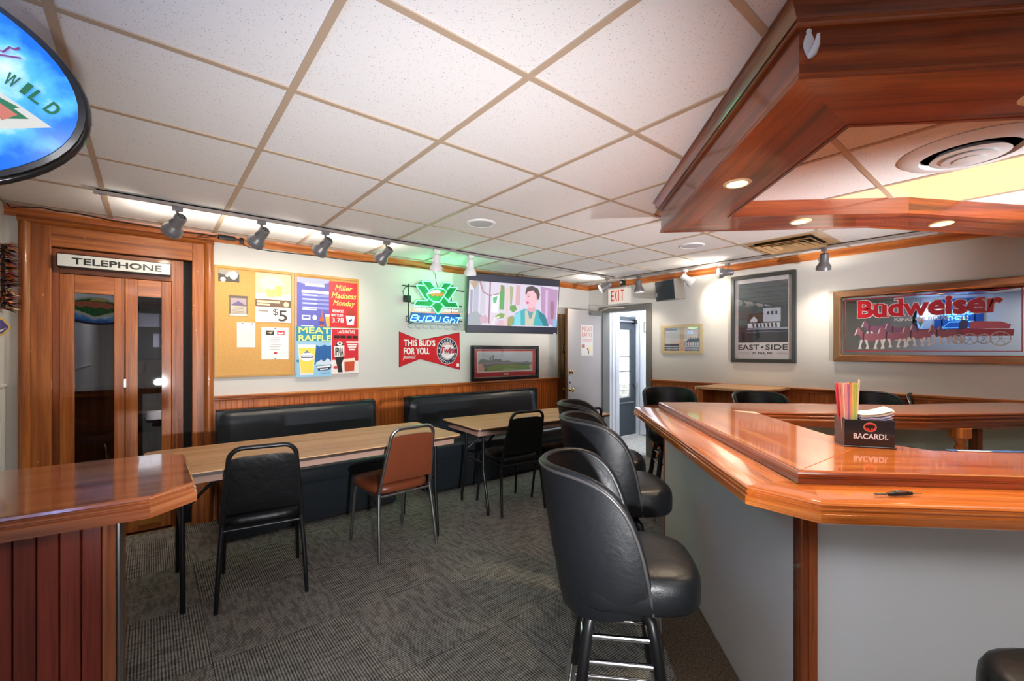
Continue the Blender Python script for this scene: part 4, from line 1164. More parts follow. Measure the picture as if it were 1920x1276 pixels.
art(t, *X, [('photo_area', (208, 190, 160), box_(0, 0, 1, .53)), ('light_patch', (246, 232, 190), ell(.45, .2, .34, .16, 20)), ('table_line', (236, 226, 206), box_(0, .42, 1, .53)), ('glass', (232, 206, 120), [(.30, .28), (.54, .28), (.55, .42), (.50, .49), (.34, .49), (.29, .42)]), ('glass_foam', (246, 240, 222), ell(.42, .29, .12, .03, 16)), ('glass_back', (240, 214, 110), box_(.55, .24, .74, .46)),
                ('brown_band', (112, 88, 70), box_(0, .535, 1, .685)), ('leaf_mark', (226, 206, 168), ell(.86, .62, .08, .055, 14)), ('white_band', (240, 236, 228), box_(0, .69, 1, 1)), ('logo_line', (150, 140, 126), box_(.08, .755, .34, .79))]+[('title_bar', (232, 206, 170), b) for b in ([(.05, .56), (.68, .56), (.68, .605), (.05, .605)], [(.05, .625), (.40, .625), (.40, .662), (.05, .662)])], -.002, .0003)
textuv(t, '$', X, .48, .63, .72, .87, -.0062, col(56, 50, 46)); textuv(t, '5', X, .64, .88, .75, .97, -.0062, col(56, 50, 46), bold=.002)
t, X = paper('notice_sheet', 'white notice sheet with one black and one red logo at its top', 'paper', .736, .948, 1.292, 1.571, col(232, 232, 234))
art(t, *X, [('logo_black', (44, 40, 38), box_(.16, .10, .46, .235)), ('logo_mark', (190, 170, 130), [(.2, .16), (.42, .13), (.34, .21), (.28, .18)]), ('logo_red', (196, 44, 52), box_(.57, .10, .85, .235)), ('logo_mark', (240, 230, 230), [(.60, .21), (.63, .14), (.71, .17), (.79, .13), (.82, .2), (.72, .21)]), ('stamp', (190, 50, 50), ell(.51, .80, .07, .03, 12))]+[('text_line', (170, 168, 170), box_(.3+.03*(k % 2), .30+.075*k, .72-.04*(k % 3), .312+.075*k)) for k in range(6)], -.002); pins(t, [(.106, .27), (.106, .006)])
# right board
t, X = paper('drinks_poster', 'blue-violet drinks special poster with a bottle and glass, upper left of right board', 'poster', 1.015, 1.296, 1.588, 2.030, col(94, 98, 186), y=YB-.0105)
art(t, *X, [('light_top', (170, 178, 226), [(0, 0), (1, 0), (1, .06), (.5, .16), (0, .10)]), ('title', (232, 234, 250), box_(.24, .11, .84, .165)), ('white_band', (240, 242, 250), box_(.14, .25, .98, .31))]+
    [('list_band', (140, 150, 218), box_(.14, .33+.085*k, .98, .375+.085*k)) for k in range(4)]+[('list_text', (206, 212, 242), box_(.18, .34+.085*k, .60, .362+.085*k)) for k in range(4)]+
    [('white_band', (232, 236, 250), box_(.16, .635, .60, .66)), ('badge', (226, 228, 246), box_(.14, .765, .40, .86)), ('badge', (226, 228, 246), ell(.53, .81, .07, .055, 14)), ('badge_mark', (94, 98, 186), box_(.18, .79, .36, .83)),
     ('bottle', (196, 98, 48), [(.735, .66), (.765, .66), (.775, .78), (.82, .84), (.82, .99), (.68, .99), (.68, .84), (.725, .78)]), ('bottle_label', (74, 70, 140), box_(.68, .88, .82, .95)), ('glass', (222, 178, 92), [(.86, .76), (1, .76), (1, .99), (.9, .99)]), ('glass_foam', (246, 240, 226), box_(.855, .73, 1, .78)), ('foot', (240, 240, 250), box_(.12, .975, .5, .995))], -.002, .0003)
t, X = paper('monday_poster', 'red Monday special poster with yellow script and a bucket of bottles', 'poster', 1.292, 1.560, 1.594, 2.020, col(206, 42, 52), y=YB-.0115)
for s, v0, v1, u0, u1 in (('Miller', .07, .19, .20, .78), ('Madness', .235, .365, .08, .92), ('Monday', .41, .56, .12, .86)):
    textuv(t, s, X, u0, u1, v0, v1, -.0034, col(248, 218, 110), shear=.25, bold=.0012)
for s, v0, v1, u0, u1 in (('REDUCED', .62, .68, .12, .50), ('BOTTLED', .715, .77, .08, .48), ('3.78', .80, .905, .10, .50)):
    textuv(t, s, X, u0, u1, v0, v1, -.0034, col(246, 240, 238), bold=.0012)
art(t, *X, [('bucket', (232, 236, 244), [(.58, .74), (.90, .74), (.86, .95), (.62, .95)]), ('bucket_mark', (60, 70, 130), [(.68, .84), (.80, .81), (.80, .85), (.70, .88)])]+[('bottle', (150, 66, 40), [(.60+.06*k, .60+.02*(k % 2)), (.63+.06*k, .60+.02*(k % 2)), (.65+.055*k, .75), (.62+.055*k, .75)]) for k in range(5)], -.002)
t, X = paper('meat_raffle_poster', 'MEAT RAFFLE poster with lime lettering and a pint of pale beer', 'poster', 1.010, 1.312, 1.128, 1.590, col(40, 138, 176), y=YB-.0125)
art(t, *X, [('sky_band', (150, 196, 226), box_(0, .29, 1, .66)), ('tree_line', (28, 94, 160), [(.45, .40), (.55, .36), (.65, .40), (.8, .36), (.9, .39), (1, .37), (1, .70), (.45, .70)]), ('peak', (206, 222, 236), [(.55, .72), (.70, .66), (.78, .70), (.90, .63), (1, .70), (1, .76), (.55, .76)]), ('water', (120, 180, 222), box_(0, .76, 1, 1)), ('foreground', (150, 200, 232), [(0, .70), (.5, .76), (1, .76), (1, 1), (0, 1)]),
    ('pint_glass', (226, 232, 236), [(.04, .36), (.55, .36), (.47, .96), (.11, .96)]), ('pint_beer', (240, 218, 92), [(.06, .41), (.53, .41), (.46, .92), (.125, .92)]), ('foam', (246, 246, 240), [(.04, .36), (.55, .36), (.535, .425), (.055, .425)]), ('label_white', (240, 242, 244), ell(.29, .60, .19, .085, 20)), ('label_peak', (90, 120, 170), [(.2, .53), (.29, .47), (.38, .53), (.33, .52)]), ('label_mark', (40, 60, 120), box_(.13, .575, .45, .625)), ('label_white', (240, 242, 244), box_(.16, .59, .42, .608)),
    ('day_band', (30, 44, 80), [(.55, .79), (1, .76), (1, .82), (.92, .87), (.62, .88)]), ('day_text', (236, 240, 244), [(.57, .795), (.98, .77), (.98, .805), (.58, .83)]), ('day_text', (236, 240, 244), [(.66, .845), (.9, .83), (.9, .855), (.67, .868)]), ('small_print', (60, 110, 160), box_(.68, .92, .96, .932))], -.002, .0003)
textuv(t, 'MEAT', X, .06, .97, .02, .135, -.0085, col(222, 238, 130), bold=.003); textuv(t, 'RAFFLE', X, .06, .98, .175, .285, -.0085, col(222, 238, 130), bold=.003)
t, X = paper('ale_poster', 'red and white beer poster with a black bottle and an amber glass', 'poster', 1.311, 1.572, 1.150, 1.584, col(238, 232, 228), y=YB-.013)
art(t, *X, [('red_field', (206, 34, 50), box_(.02, .02, .98, .70)), ('red_field', (206, 34, 50), box_(.62, .60, .98, .72))]+[('white_line', (240, 232, 230), box_(.54+.03*k, .29+.055*k, .98-.04*k, .325+.055*k)) for k in range(4)]+
    [('bottle', (28, 26, 28), [(.20, .30), (.40, .30), (.44, .42), (.46, .62), (.36, .80), (.40, .97), (.24, .97), (.20, .82), (.12, .62), (.14, .42)]), ('bottle_label', (240, 238, 232), [(.10, .40), (.46, .38), (.46, .62), (.12, .64)]), ('bottle_cap', (236, 234, 230), ell(.30, .34, .10, .045, 14)), ('cap_mark', (28, 26, 28), ell(.30, .335, .035, .02, 8)), ('amber_glass', (198, 74, 44), [(.46, .72), (.84, .70), (.82, .94), (.48, .96)]), ('foam', (240, 226, 206), [(.45, .68), (.85, .66), (.84, .73), (.46, .745)]), ('stamp', (206, 60, 70), ell(.15, .86, .08, .03, 12))], -.002, .0003)
textuv(t, 'LAGUNITAS', X, .22, .84, .045, .115, -.0068, col(244, 236, 232), bold=.001); textuv(t, 'IPNA', X, .14, .42, .43, .60, -.0068, M_BLKP, bold=.0015)
art(t, *X, [('black_line', (40, 18, 20), box_(.10+.22*k, .165, .29+.22*k, .225)) for k in range(4)], -.006, .0002)
# ================================================================== neon sign
ne = thing('neon_sign', 'glowing green and blue neon sign with angular outlines, left of the television', 'neon sign', (2.42, 4.23, 1.87))
def neon(c, s):
    return emit('neon_%d_%d_%d' % c, C(*c), s)
NG, NB, NW, NR = neon((96, 255, 150), 3.2), neon((120, 200, 255), 2.8), neon((255, 240, 235), 3), neon((255, 96, 90), 2.5)
NP = {
'g1':[(-0.125,0.042),(-0.154,0.052),(-0.256,0.182),(-0.25,0.191),(-0.17,0.193)],
'g2':[(-0.102,0.144),(-0.118,0.154),(-0.189,0.229),(-0.18,0.239),(-0.085,0.242),(-0.029,0.177),(-0.085,0.157),(-0.135,0.1),(-0.105,0.061),(-0.059,0.03),(0.001,0.028),(0.025,0.033),(0.056,0.074),(0.111,0.15),(0.07,0.177),(0.001,0.179),(-0.029,0.177)],
'g3':[(0.035,0.189),(0.076,0.249),(0.171,0.252),(0.178,0.244),(0.115,0.169)],
'g4':[(0.125,0.191),(0.153,0.202),(0.245,0.208),(0.249,0.199),(0.142,0.062),(0.128,0.055),(0.076,0.096)],
'g5':[(-0.118,0.049),(-0.131,0.033),(-0.253,0.027),(-0.281,-0.021),(-0.278,-0.029),(-0.092,-0.029),(-0.075,-0.016),(-0.039,0.019)],
'g6':[(0.128,0.052),(0.139,0.037),(0.242,0.042),(0.267,-0.009),(0.26,-0.019),(0.097,-0.026),(0.076,-0.015),(0.042,0.016)],
'g7':[(-0.066,-0.03),(-0.002,-0.1),(0.012,-0.099),(0.07,-0.024)],
'r1':[(-0.288,-0.047),(-0.313,-0.091),(-0.039,-0.093)], 'r2':[(0.056,-0.091),(0.289,-0.082)],
'B':[(-0.325,-0.186),(-0.297,-0.13),(-0.247,-0.127),(-0.237,-0.141),(-0.25,-0.155),(-0.303,-0.158),(-0.25,-0.156),(-0.244,-0.173),(-0.266,-0.19),(-0.325,-0.186)],
'U':[(-0.221,-0.135),(-0.234,-0.167),(-0.225,-0.187),(-0.183,-0.187),(-0.157,-0.132)],
'D':[(-0.148,-0.187),(-0.125,-0.133),(-0.079,-0.128),(-0.056,-0.141),(-0.059,-0.165),(-0.092,-0.184),(-0.148,-0.187)],
'L':[(-0.025,-0.125),(-0.046,-0.173),(-0.036,-0.185),(0.008,-0.183)], 'I':[(0.035,-0.131),(0.018,-0.183)],
'G':[(0.142,-0.135),(0.101,-0.131),(0.073,-0.153),(0.073,-0.174),(0.101,-0.185),(0.132,-0.181),(0.139,-0.159),(0.115,-0.159)],
'H':[(0.178,-0.133),(0.153,-0.189)], 'H2':[(0.164,-0.161),(0.202,-0.153),(0.22,-0.165),(0.206,-0.19)],
'T':[(0.231,-0.134),(0.307,-0.13)], 'T2':[(0.274,-0.133),(0.249,-0.188)],
'w1':[(-0.266,-0.077),(-0.247,-0.05),(-0.234,-0.069),(-0.221,-0.051),(-0.218,-0.08),(-0.196,-0.055),(-0.17,-0.051),(-0.183,-0.081),(-0.157,-0.053),(-0.138,-0.078),(-0.118,-0.048),(-0.085,-0.049),(-0.105,-0.076)],
'w2':[(0.083,-0.057),(0.111,-0.049),(0.118,-0.067),(0.142,-0.044),(0.153,-0.068),(0.181,-0.045),(0.185,-0.066),(0.21,-0.046),(0.224,-0.067),(0.26,-0.046)]}
for k, P in NP.items():
    m, r = (NG, .0062) if k[0] == 'g' else (NR, .004) if k[0] == 'r' else (NW, .0045) if k[0] == 'w' else (NB, .0058)
    MB().tube([(x, -.018, z) for x, z in P], r, 6).build('neon_tube', m, ne, smooth=60)
MGR = plain('green_back_panel', C(20, 96, 56), .5); MBL = plain('blue_back_panel', C(34, 84, 150), .5)
flat(ne, 'green_panel', [(-.19, .235), (-.08, .24), (-.03, .18), (.035, .185), (.08, .245), (.17, .25), (.245, .20), (.14, .06), (.25, .04), (.26, -.02), (.07, -.026), (.005, -.098), (-.066, -.03), (-.278, -.028), (-.25, .026), (-.13, .04), (-.25, .185)], .0, MGR, .003)
flat(ne, 'blue_panel', [(-.309, -.10), (.296, -.09), (.285, -.187), (-.328, -.2)], .0, MBL, .003)
flat(ne, 'face_panel', [(-.13, .10), (-.08, .15), (0, .17), (.07, .165), (.10, .14), (.05, .08), (.0, .04), (-.06, .04)], -.008, plain('emblem_green', C(24, 110, 60), .4), .002)
flat(ne, 'face_panel', [(-.12, .105), (-.06, .15), (0, .165), (.05, .15), (.02, .125), (-.04, .12)], -.011, plain('emblem_cream', C(240, 226, 190), .4), .002)
flat(ne, 'face_panel', [(-.10, .10), (-.05, .118), (.02, .122), (.06, .14), (.085, .135), (.05, .09), (.02, .10), (0, .085), (-.03, .10), (-.05, .085)], -.013, plain('emblem_red', C(206, 84, 44), .4), .002)
fr = MB()
for z in (.175, .0, -.17): fr.tube([(-.40 if z > .1 else -.30, .01, z), (.36 if z > 0 else .33, .01, z)], .006, 6)
for x in (-.33, .19): fr.tube([(x, .014, -.21), (x, .014, .20)], .006, 6)
fr.build('support_frame', M_BLKP, ne)
MB().rbox(-.385, -.005, .005, -.305, .035, .075, .008).build('transformer', M_BLKP, ne, smooth=40)
MB().tube([(-.33, .01, .17), (-.37, .0, .16), (-.40, .0, .11), (-.385, .0, .06)], .004, 6).build('lead', M_BLKP, ne)
MB().tube([(-.33, -.005, -.14), (-.365, -.01, -.15), (-.37, -.01, -.19), (-.33, -.01, -.215), (-.28, -.005, -.20)], .004, 6).build('lead', M_BLKP, ne)
for x in (-.22, -.06, .12, .26): MB().tube([(x, .02, .12), (x, .059, .12)], .004, 6).build('standoff', M_WHP, ne)
NU = MB()
rr = random.Random(5)
for k in range(7):
    x = -.30+.088*k
    NU.tube([(x+.045*cos(a), -.004, -.245+.025*sin(a)+.006*sin(3*a)) for a in [2*pi*i/9 for i in range(8)]], .0035, 5)
NU.tube([(-.33, .004, -.215), (.30, .004, -.212)], .003, 5)
NU.build('unlit_tube', plain('unlit_neon_glass', C(178, 178, 182), .2), ne, smooth=60)
light('neon_glow', 'POINT', (2.40, 4.06, 1.98), 5.5, (.15, 1.0, .42), shadow_soft_size=.22)
# ================================================================== television
tv = tag(empty('television', (3.226, 3.859, 1.89)), 'wall-mounted flat television showing a person in a teal coat', 'television')
tv.rotation_euler = (.1, 0, -.239)
hw, hh = .58, .326
MB().box(-hw, -.002, -hh, hw, .045, hh).build('case', M_BLKP, tv, bevel=.004)
rect(tv, 'screen', -hw+.012, hw-.012, -hh+.016, hh-.012, -.0035, emit('dark_screen', C(26, 30, 52), .6), .0015)
X = (-hw+.012, hw-.012, -hh+.085, hh-.085)
pic = [('picture_ground', (206, 198, 216), box_(0, 0, 1, 1)), ('trunk_grey', (170, 172, 192), box_(.05, 0, .10, .85)), ('trunk_dim', (150, 148, 166), box_(.015, .2, .04, 1)), ('rock', (152, 158, 166), [(0, .75), (.08, .68), (.16, .8), (.14, 1), (0, 1)]), ('post', (190, 186, 200), box_(.12, .02, .17, .75)),
       ('leaf_spray', (176, 150, 126), [(.0, .02), (.1, 0), (.06, .2)]), ('vine', (166, 130, 140), [(.10, .0), (.12, 0), (.15, .22), (.22, .30), (.32, .24), (.32, .26), (.22, .33), (.14, .25)]), ('trunk_thin', (150, 108, 122), box_(.21, 0, .225, .95)), ('pale_window', (226, 228, 244), box_(.24, .3, .315, .7)), ('leaf_bright', (90, 176, 128), [(.25, .36), (.30, .31), (.29, .45), (.26, .50)]),
       ('cactus', (90, 158, 86), box_(.325, .2, .375, .62)), ('cactus', (126, 140, 84), [(.33, .05), (.37, .06), (.375, .2), (.33, .22)]), ('stem', (214, 190, 186), box_(.39, .1, .42, 1)), ('bush', (104, 150, 82), [(.44, .52), (.5, .5), (.52, .6), (.48, .68), (.44, .62)]), ('frond', (160, 164, 120), [(.43, .06), (.47, .08), (.46, .5), (.44, .5)]), ('pillar', (206, 162, 166), box_(.50, .03, .55, .5)),
       ('melon', (120, 158, 70), [(.28, .78), (.34, .70), (.39, .72), (.37, .82), (.30, .84)]), ('pot', (196, 160, 176), [(.12, .82), (.18, .75), (.21, .85), (.2, .95), (.13, .95)]), ('ring', (224, 214, 206), [(.25, .98), (.27, .82), (.33, .77), (.33, .80), (.285, .85), (.27, .98)]), ('basket', (208, 172, 186), [(.30, .95), (.33, .86), (.38, .88), (.39, 1), (.3, 1)]), ('moss', (150, 150, 96), [(.42, .8), (.48, .74), (.5, .9), (.46, 1), (.42, 1)]),
       ('curtain', (176, 140, 178), [(.78, .02), (.99, .08), (.98, 1), (.86, .9), (.80, .6)]), ('curtain_fold', (206, 176, 206), [(.84, .1), (.87, .1), (.88, .8), (.85, .8)]), ('lamp_figure', (150, 112, 130), [(.91, .36), (.94, .36), (.955, .5), (.95, .8), (.92, .8), (.905, .5)]), ('window_blue', (128, 176, 214), box_(.95, .8, .995, 1)),
       ('coat', (66, 166, 178), [(.47, .98), (.50, .70), (.60, .58), (.66, .60), (.76, .58), (.85, .72), (.90, .98)]), ('coat_shade', (44, 120, 136), [(.76, .60), (.85, .72), (.90, .98), (.84, .98), (.78, .76)]), ('coat_light', (120, 204, 214), [(.50, .72), (.56, .64), (.57, .98), (.49, .98)]), ('shirt', (196, 190, 170), [(.61, .62), (.74, .62), (.71, .98), (.62, .98)]), ('scarf', (96, 150, 160), [(.64, .62), (.71, .62), (.69, .8), (.665, .82)]),
       ('neck', (212, 158, 172), [(.645, .48), (.72, .48), (.73, .62), (.68, .66), (.635, .60)]), ('face', (230, 180, 192), [(.625, .16), (.68, .12), (.735, .18), (.745, .34), (.735, .48), (.69, .56), (.645, .54), (.62, .44), (.60, .38), (.615, .30)]), ('mouth', (196, 106, 136), ell(.635, .43, .018, .03, 10)), ('brow', (110, 76, 90), [(.615, .25), (.645, .235), (.67, .25), (.645, .25)]), ('eye', (96, 66, 84), ell(.642, .285, .012, .01, 8)), ('hair', (84, 68, 70), [(.605, .20), (.62, .06), (.68, .02), (.75, .08), (.775, .22), (.765, .34), (.745, .36), (.735, .22), (.69, .13), (.63, .17), (.615, .26)]), ('ear', (214, 158, 170), ell(.742, .34, .012, .035, 10))]
art(tv, *X, pic, -.0035, .00012, lambda *c: ecol(*c, .62))
rect(tv, 'badge', hw-.055, hw-.02, -hh+.003, -hh+.010, -.0045, M_WHP)
MB().box(-.18, .045, -.14, .18, .085, .14).build('rear_housing', M_BLKP, tv, bevel=.01)
mt_ = MB(); mt_.tube([(0, .08, 0), (-.06, .20, 0), (.06, .36, .02)], .018, 8); mt_.box(-.10, .34, -.16, .16, .372, .16); mt_.build('wall_bracket', M_BLACK, tv)
MB().tube([(.10, .04, hh-.01), (.11, .06, hh+.03), (.08, .10, hh+.04), (.05, .14, hh+.0)], .005, 6).build('cable', M_BLKP, tv, smooth=50)
# ================================================================== bow-tie sign, stadium print, switch plate
t = on_wall_A('bow_tie_sign', 'red bow-tie shaped tin sign with white lettering and a round badge', 'sign', 2.0, 1.37)
BT = [(.003, .198), (.243, .112), (.745, .208), (.752, -.222), (.243, -.092), (.003, -.175)]
RED = plain('sign_red', C(206, 36, 46), .32)
flat(t, 'tin_edge', BT, -.007, plain('sign_edge', C(120, 26, 30), .4), .006)
flat(t, 'tin_plate', [(.006+x*.985, z*.965) for x, z in BT], -.0085, RED, .002)
wh = col(242, 240, 238)
text(t, "THIS BUD'S", .055, .425, .048, .115, -.0098, wh, bold=.003); text(t, 'FOR YOU.', .055, .352, -.040, .028, -.0098, wh, bold=.003)
text(t, 'Budweiser', .055, .19, -.087, -.06, -.0098, wh, shear=.2); flat(t, 'bow_outline', [(.045, -.105), (.055, -.056), (.12, -.063), (.195, -.052), (.19, -.058), (.12, -.067), (.058, -.061), (.05, -.10)], -.0098, wh)
cx, cz = .583, -.005
for k, (a, b, m) in enumerate(((.135, .150, wh), (.130, .145, col(20, 30, 66)), (.092, .102, wh), (.087, .097, col(20, 30, 66)), (.082, .092, col(236, 222, 226)))):
    flat(t, 'roundel', ell(cx, cz, a, b, 40), -.009-.0006*k, m, .0006)
def around(parent, s, cx, cz, a, b, ang0, ang1, h, y, m, flip=False):
    n = len(s)
    for k, ch in enumerate(s):
        if ch == ' ': continue
        th = ang0+(ang1-ang0)*k/(n-1); x, z = cx+a*cos(th), cz+b*sin(th)
        w = h*(.3 if ch in 'I' else .75)
        text(parent, ch, x-w/2, x+w/2, z-h/2, z+h/2, y, m, rot=(th-pi/2) if not flip else th+pi/2, bold=.0008)
around(t, 'MINNESOTA', cx, cz, .110, .123, R(165), R(15), .022, -.0125, wh)
around(t, 'BASEBALL CLUB', cx, cz, .110, .123, R(195), R(345), .018, -.0125, wh, True)
flat(t, 'ball_stitch', [(cx-.06, cz+.06), (cx-.02, cz+.085), (cx+.03, cz+.085), (cx+.06, cz+.06), (cx+.02, cz+.07), (cx-.02, cz+.07)], -.0122, col(214, 120, 130))
text(t, 'Twins', cx-.10, cx+.10, cz-.025, cz+.04, -.0132, col(22, 30, 66), shear=.25, bold=.006); text(t, 'Twins', cx-.098, cx+.098, cz-.024, cz+.039, -.0138, col(196, 34, 56), shear=.25, bold=.003)
flat(t, 'swoosh', [(cx-.05, cz-.07), (cx+.10, cz-.015), (cx+.08, cz-.05), (cx+.01, cz-.08)], -.0134, wh)
rect(t, 'corner_mark', .705, .738, -.185, -.150, -.0098, wh)
t = on_wall_A('stadium_print', 'wide black-framed ballpark panorama print with a red mat', 'picture', 2.897, 1.004)
w, h = 1.075, .425
rect(t, 'mat', .02, w-.02, .02, h-.02, -.012, col(186, 50, 64), .012)
frame4(t, 'frame', 0, w, 0, h, .042, -.032, 0, plain('black_frame', C(24, 26, 32), .25, coat=.5), .004)
frame4(t, 'frame_lip', .040, w-.040, .040, h-.040, .008, -.016, -.012, col(206, 196, 196), .001)
X = (.105, w-.115, .112, h-.082)
rect(t, 'mat_inner', X[0]-.012, X[1]+.012, X[2]-.012, X[3]+.012, -.0128, col(240, 232, 224), .001)
art(t, *X, [('sky', (196, 210, 222), box_(0, 0, 1, 1)), ('skyline', (112, 130, 134), [(0, .52), (.03, .38), (.09, .34), (.13, .38), (.19, .42), (.2, .22), (.225, .22), (.225, .42), (.245, .42), (.245, .14), (.27, .14), (.27, .36), (.4, .36), (.42, .48), (.5, .44), (.56, .44), (.58, .52), (.8, .54), (.92, .5), (.95, .56), (1, .54), (1, .66), (0, .66)]), ('stands', (150, 146, 160), [(0, .58), (.3, .52), (.6, .56), (1, .58), (1, .68), (0, .72)]), ('stands_low', (92, 104, 112), [(0, .66), (.3, .6), (.55, .62), (.75, .60), (1, .62), (1, .70), (0, .8)]),
            ('outfield', (104, 150, 62), [(.1, .82), (.3, .66), (.5, .64), (.75, .66), (.95, .74), (.98, .96), (.1, .98)]), ('infield', (142, 176, 96), [(.42, .96), (.48, .82), (.62, .86), (.68, .96)]), ('dirt', (160, 142, 84), [(.45, .72), (.62, .78), (.72, .74), (.55, .70)]), ('crowd', (216, 170, 156), [(0, .62), (.05, .58), (.08, .68), (.1, .86), (.06, .98), (0, .98)]), ('crowd', (206, 170, 150), [(.94, .72), (.98, .66), (1, .7), (1, .92), (.95, .9)]), ('warning_edge', (60, 96, 56), [(.1, .98), (.1, .82), (.16, .76), (.14, .98)])], -.0138, .0002)
rect(t, 'title_plate', .49, .57, .060, .085, -.0135, col(214, 196, 150)); rect(t, 'picture_glass', .04, w-.04, .04, h-.04, -.018, M_PGLASS, .0015)
t = on_wall_A('wall_switch', 'small cream switch plate on the north wall beside the brown door', 'switch', 4.305, 1.04)
MB().box(0, -.006, 0, .06, 0, .12).build('plate', col(226, 220, 204), t, bevel=.002)
for z in (.03, .075): MB().box(.02, -.010, z, .04, -.005, z+.022).build('toggle', M_WHP, t, bevel=.001)
# raffle sheet on the open door
t = thing('raffle_flyer', 'white MEAT RAFFLE flyer with pale red lettering taped to the open grey door', 'flyer', (4.535, 4.0235, 1.301))
rect(t, 'sheet', 0, .244, 0, .42, -.0015, M_PAPER, .0012); X = (0, .244, 0, .42)
for s, v0, v1 in (('MEAT', .05, .21), ('RAFFLE', .25, .40)): textuv(t, s, X, .06, .94, v0, v1, -.003, col(214, 140, 132), bold=.002)
art(t, *X, [('pink_line', (222, 178, 180), box_(.12, .46, .90, .50)), ('pink_line', (226, 190, 190), box_(.12, .53, .86, .56)), ('red_block', (190, 110, 100), box_(.05, .64, .30, .75)), ('cream_disc', (234, 220, 186), ell(.76, .80, .22, .12, 16)), ('figure', (110, 90, 80), [(.52, .74), (.58, .78), (.66, .88), (.62, .97), (.56, .96), (.58, .86), (.48, .78)])], -.0015)
# ================================================================== east wall: EXIT, camera, loudspeaker, pictures, mirror
t = on_wall_B('exit_sign', 'white EXIT sign with red letters over the doorway', 'sign', 3.895, 2.005)
MB().box(0, -.055, 0, .345, 0, .225).build('housing', plain('exit_housing', C(232, 228, 222), .45), t, bevel=.005)
rect(t, 'face', .012, .333, .012, .213, -.0565, emit('exit_face', C(240, 232, 222), .2, .8), .0015)
for k, ch in enumerate('EXIT'):
    text(t, ch, .060+.055*k+(.008 if ch == 'I' else 0), .103+.055*k-(.022 if ch == 'I' else 0), .045, .190, -.0582, emit('exit_red', C(206, 60, 50), .3, .8), bold=.0035)
t = thing('security_camera', 'small black security camera hanging under the track above the EXIT sign', 'camera', (4.74, 3.49, 2.29))
MB().tube([(0, 0, .03), (0, 0, -.01)], .012, 10).build('mount', M_WHP, t); MB().rbox(-.035, -.028, -.075, .03, .028, -.008, .012).build('body', M_BLKP, t, smooth=50)
MB().lathe([(.001, 0), (.016, 0), (.016, .006), (.001, .006)], 16, Matrix.Translation((-.036, 0, -.04)) @ Matrix.Rotation(-pi/2, 4, 'Y')).build('lens', M_STEEL, t, smooth=40)
MB().tube([(.02, 0, -.06), (.10, -.02, -.10), (.235, -.03, -.09)], .003, 6).build('cable', M_WHP, t)
sp_ = tag(empty('wall_loudspeaker', (4.74, 2.87, 2.085)), 'black-fronted grey loudspeaker angled on the east wall above the doorway edge', 'loudspeaker')
sp_.rotation_euler = (.10, 0, R(-108))
q = MB().prism([(-.165, -.02), (.165, -.02), (.165, .02), (.10, .19), (-.10, .19), (-.165, .02)], -.118, .118); q.build('cabinet', plain('speaker_grey', C(126, 122, 118), .5), sp_, bevel=.006)
gr = MB(); n = 8
gp = [(-.158+.316*k/n, -.022-.022*sin(pi*k/n)) for k in range(n+1)]
gr.prism([(-.158, -.018)]+gp+[(.158, -.018)], -.110, .110); gr.build('grille', plain('speaker_grille', C(36, 48, 60), .45, bump=.6, bscale=700), sp_, smooth=40)
MB().box(-.02, .19, -.03, .02, .23, .03).build('bracket', M_BLACK, sp_); rect(sp_, 'badge', -.135, -.115, -.06, -.02, -.038, M_STEEL)
t = on_wall_B('newspaper_frame', 'small cream-framed newspaper page with a team photo, right of the doorway', 'picture', 3.078, 1.326)
w, h = .532, .358
rect(t, 'backing', .02, w-.02, .02, h-.02, -.006, col(216, 198, 160), .006); frame4(t, 'frame', 0, w, 0, h, .036, -.022, 0, plain('cream_frame', C(200, 184, 146), .4), .004)
art(t, .036, w-.036, .036, h-.036, [('page', (214, 218, 222), box_(.0, .0, .44, .66)), ('headline', (130, 150, 180), box_(.03, .06, .36, .11)), ('photo_strip', (50, 62, 80), box_(0, .70, .42, .98)), ('strip_line', (206, 214, 224), box_(.0, .78, .42, .82)), ('strip_line', (180, 196, 214), box_(.02, .88, .40, .92)), ('column', (226, 184, 138), box_(.46, .5, .55, 1)), ('photo', (232, 228, 224), box_(.57, .02, 1, .98)), ('team_dark', (52, 82, 122), [(.58, .62), (.66, .52), (.74, .46), (.82, .50), (.9, .46), (1, .50), (1, .98), (.58, .98)]), ('team_band', (196, 210, 228), box_(.57, .80, 1, .84)), ('team_band', (206, 216, 230), box_(.57, .89, 1, .925))]+
    [('player', (220, 226, 234), [(.60+.065*k, .64), (.63+.065*k, .60), (.65+.065*k, .66), (.64+.065*k, .78), (.60+.065*k, .78)]) for k in range(6)]+[('head', (96, 80, 76), ell(.62+.065*k, .44+.02*(k % 2), .012, .022, 8)) for k in range(6)], -.006, .0002)
rect(t, 'picture_glass', .034, w-.034, .034, h-.034, -.011, M_PGLASS, .0015)
t = on_wall_B('framed_poster', 'tall dark-framed EAST SIDE street poster behind glass', 'poster', 2.222, 1.240)
w, h = .640, .940
rect(t, 'sheet', .03, w-.03, .03, h-.03, -.006, col(214, 210, 214), .006); frame4(t, 'frame', 0, w, 0, h, .040, -.030, 0, plain('charcoal_frame', C(62, 64, 64), .4), .004)
X = (.075, w-.075, .215, h-.085)
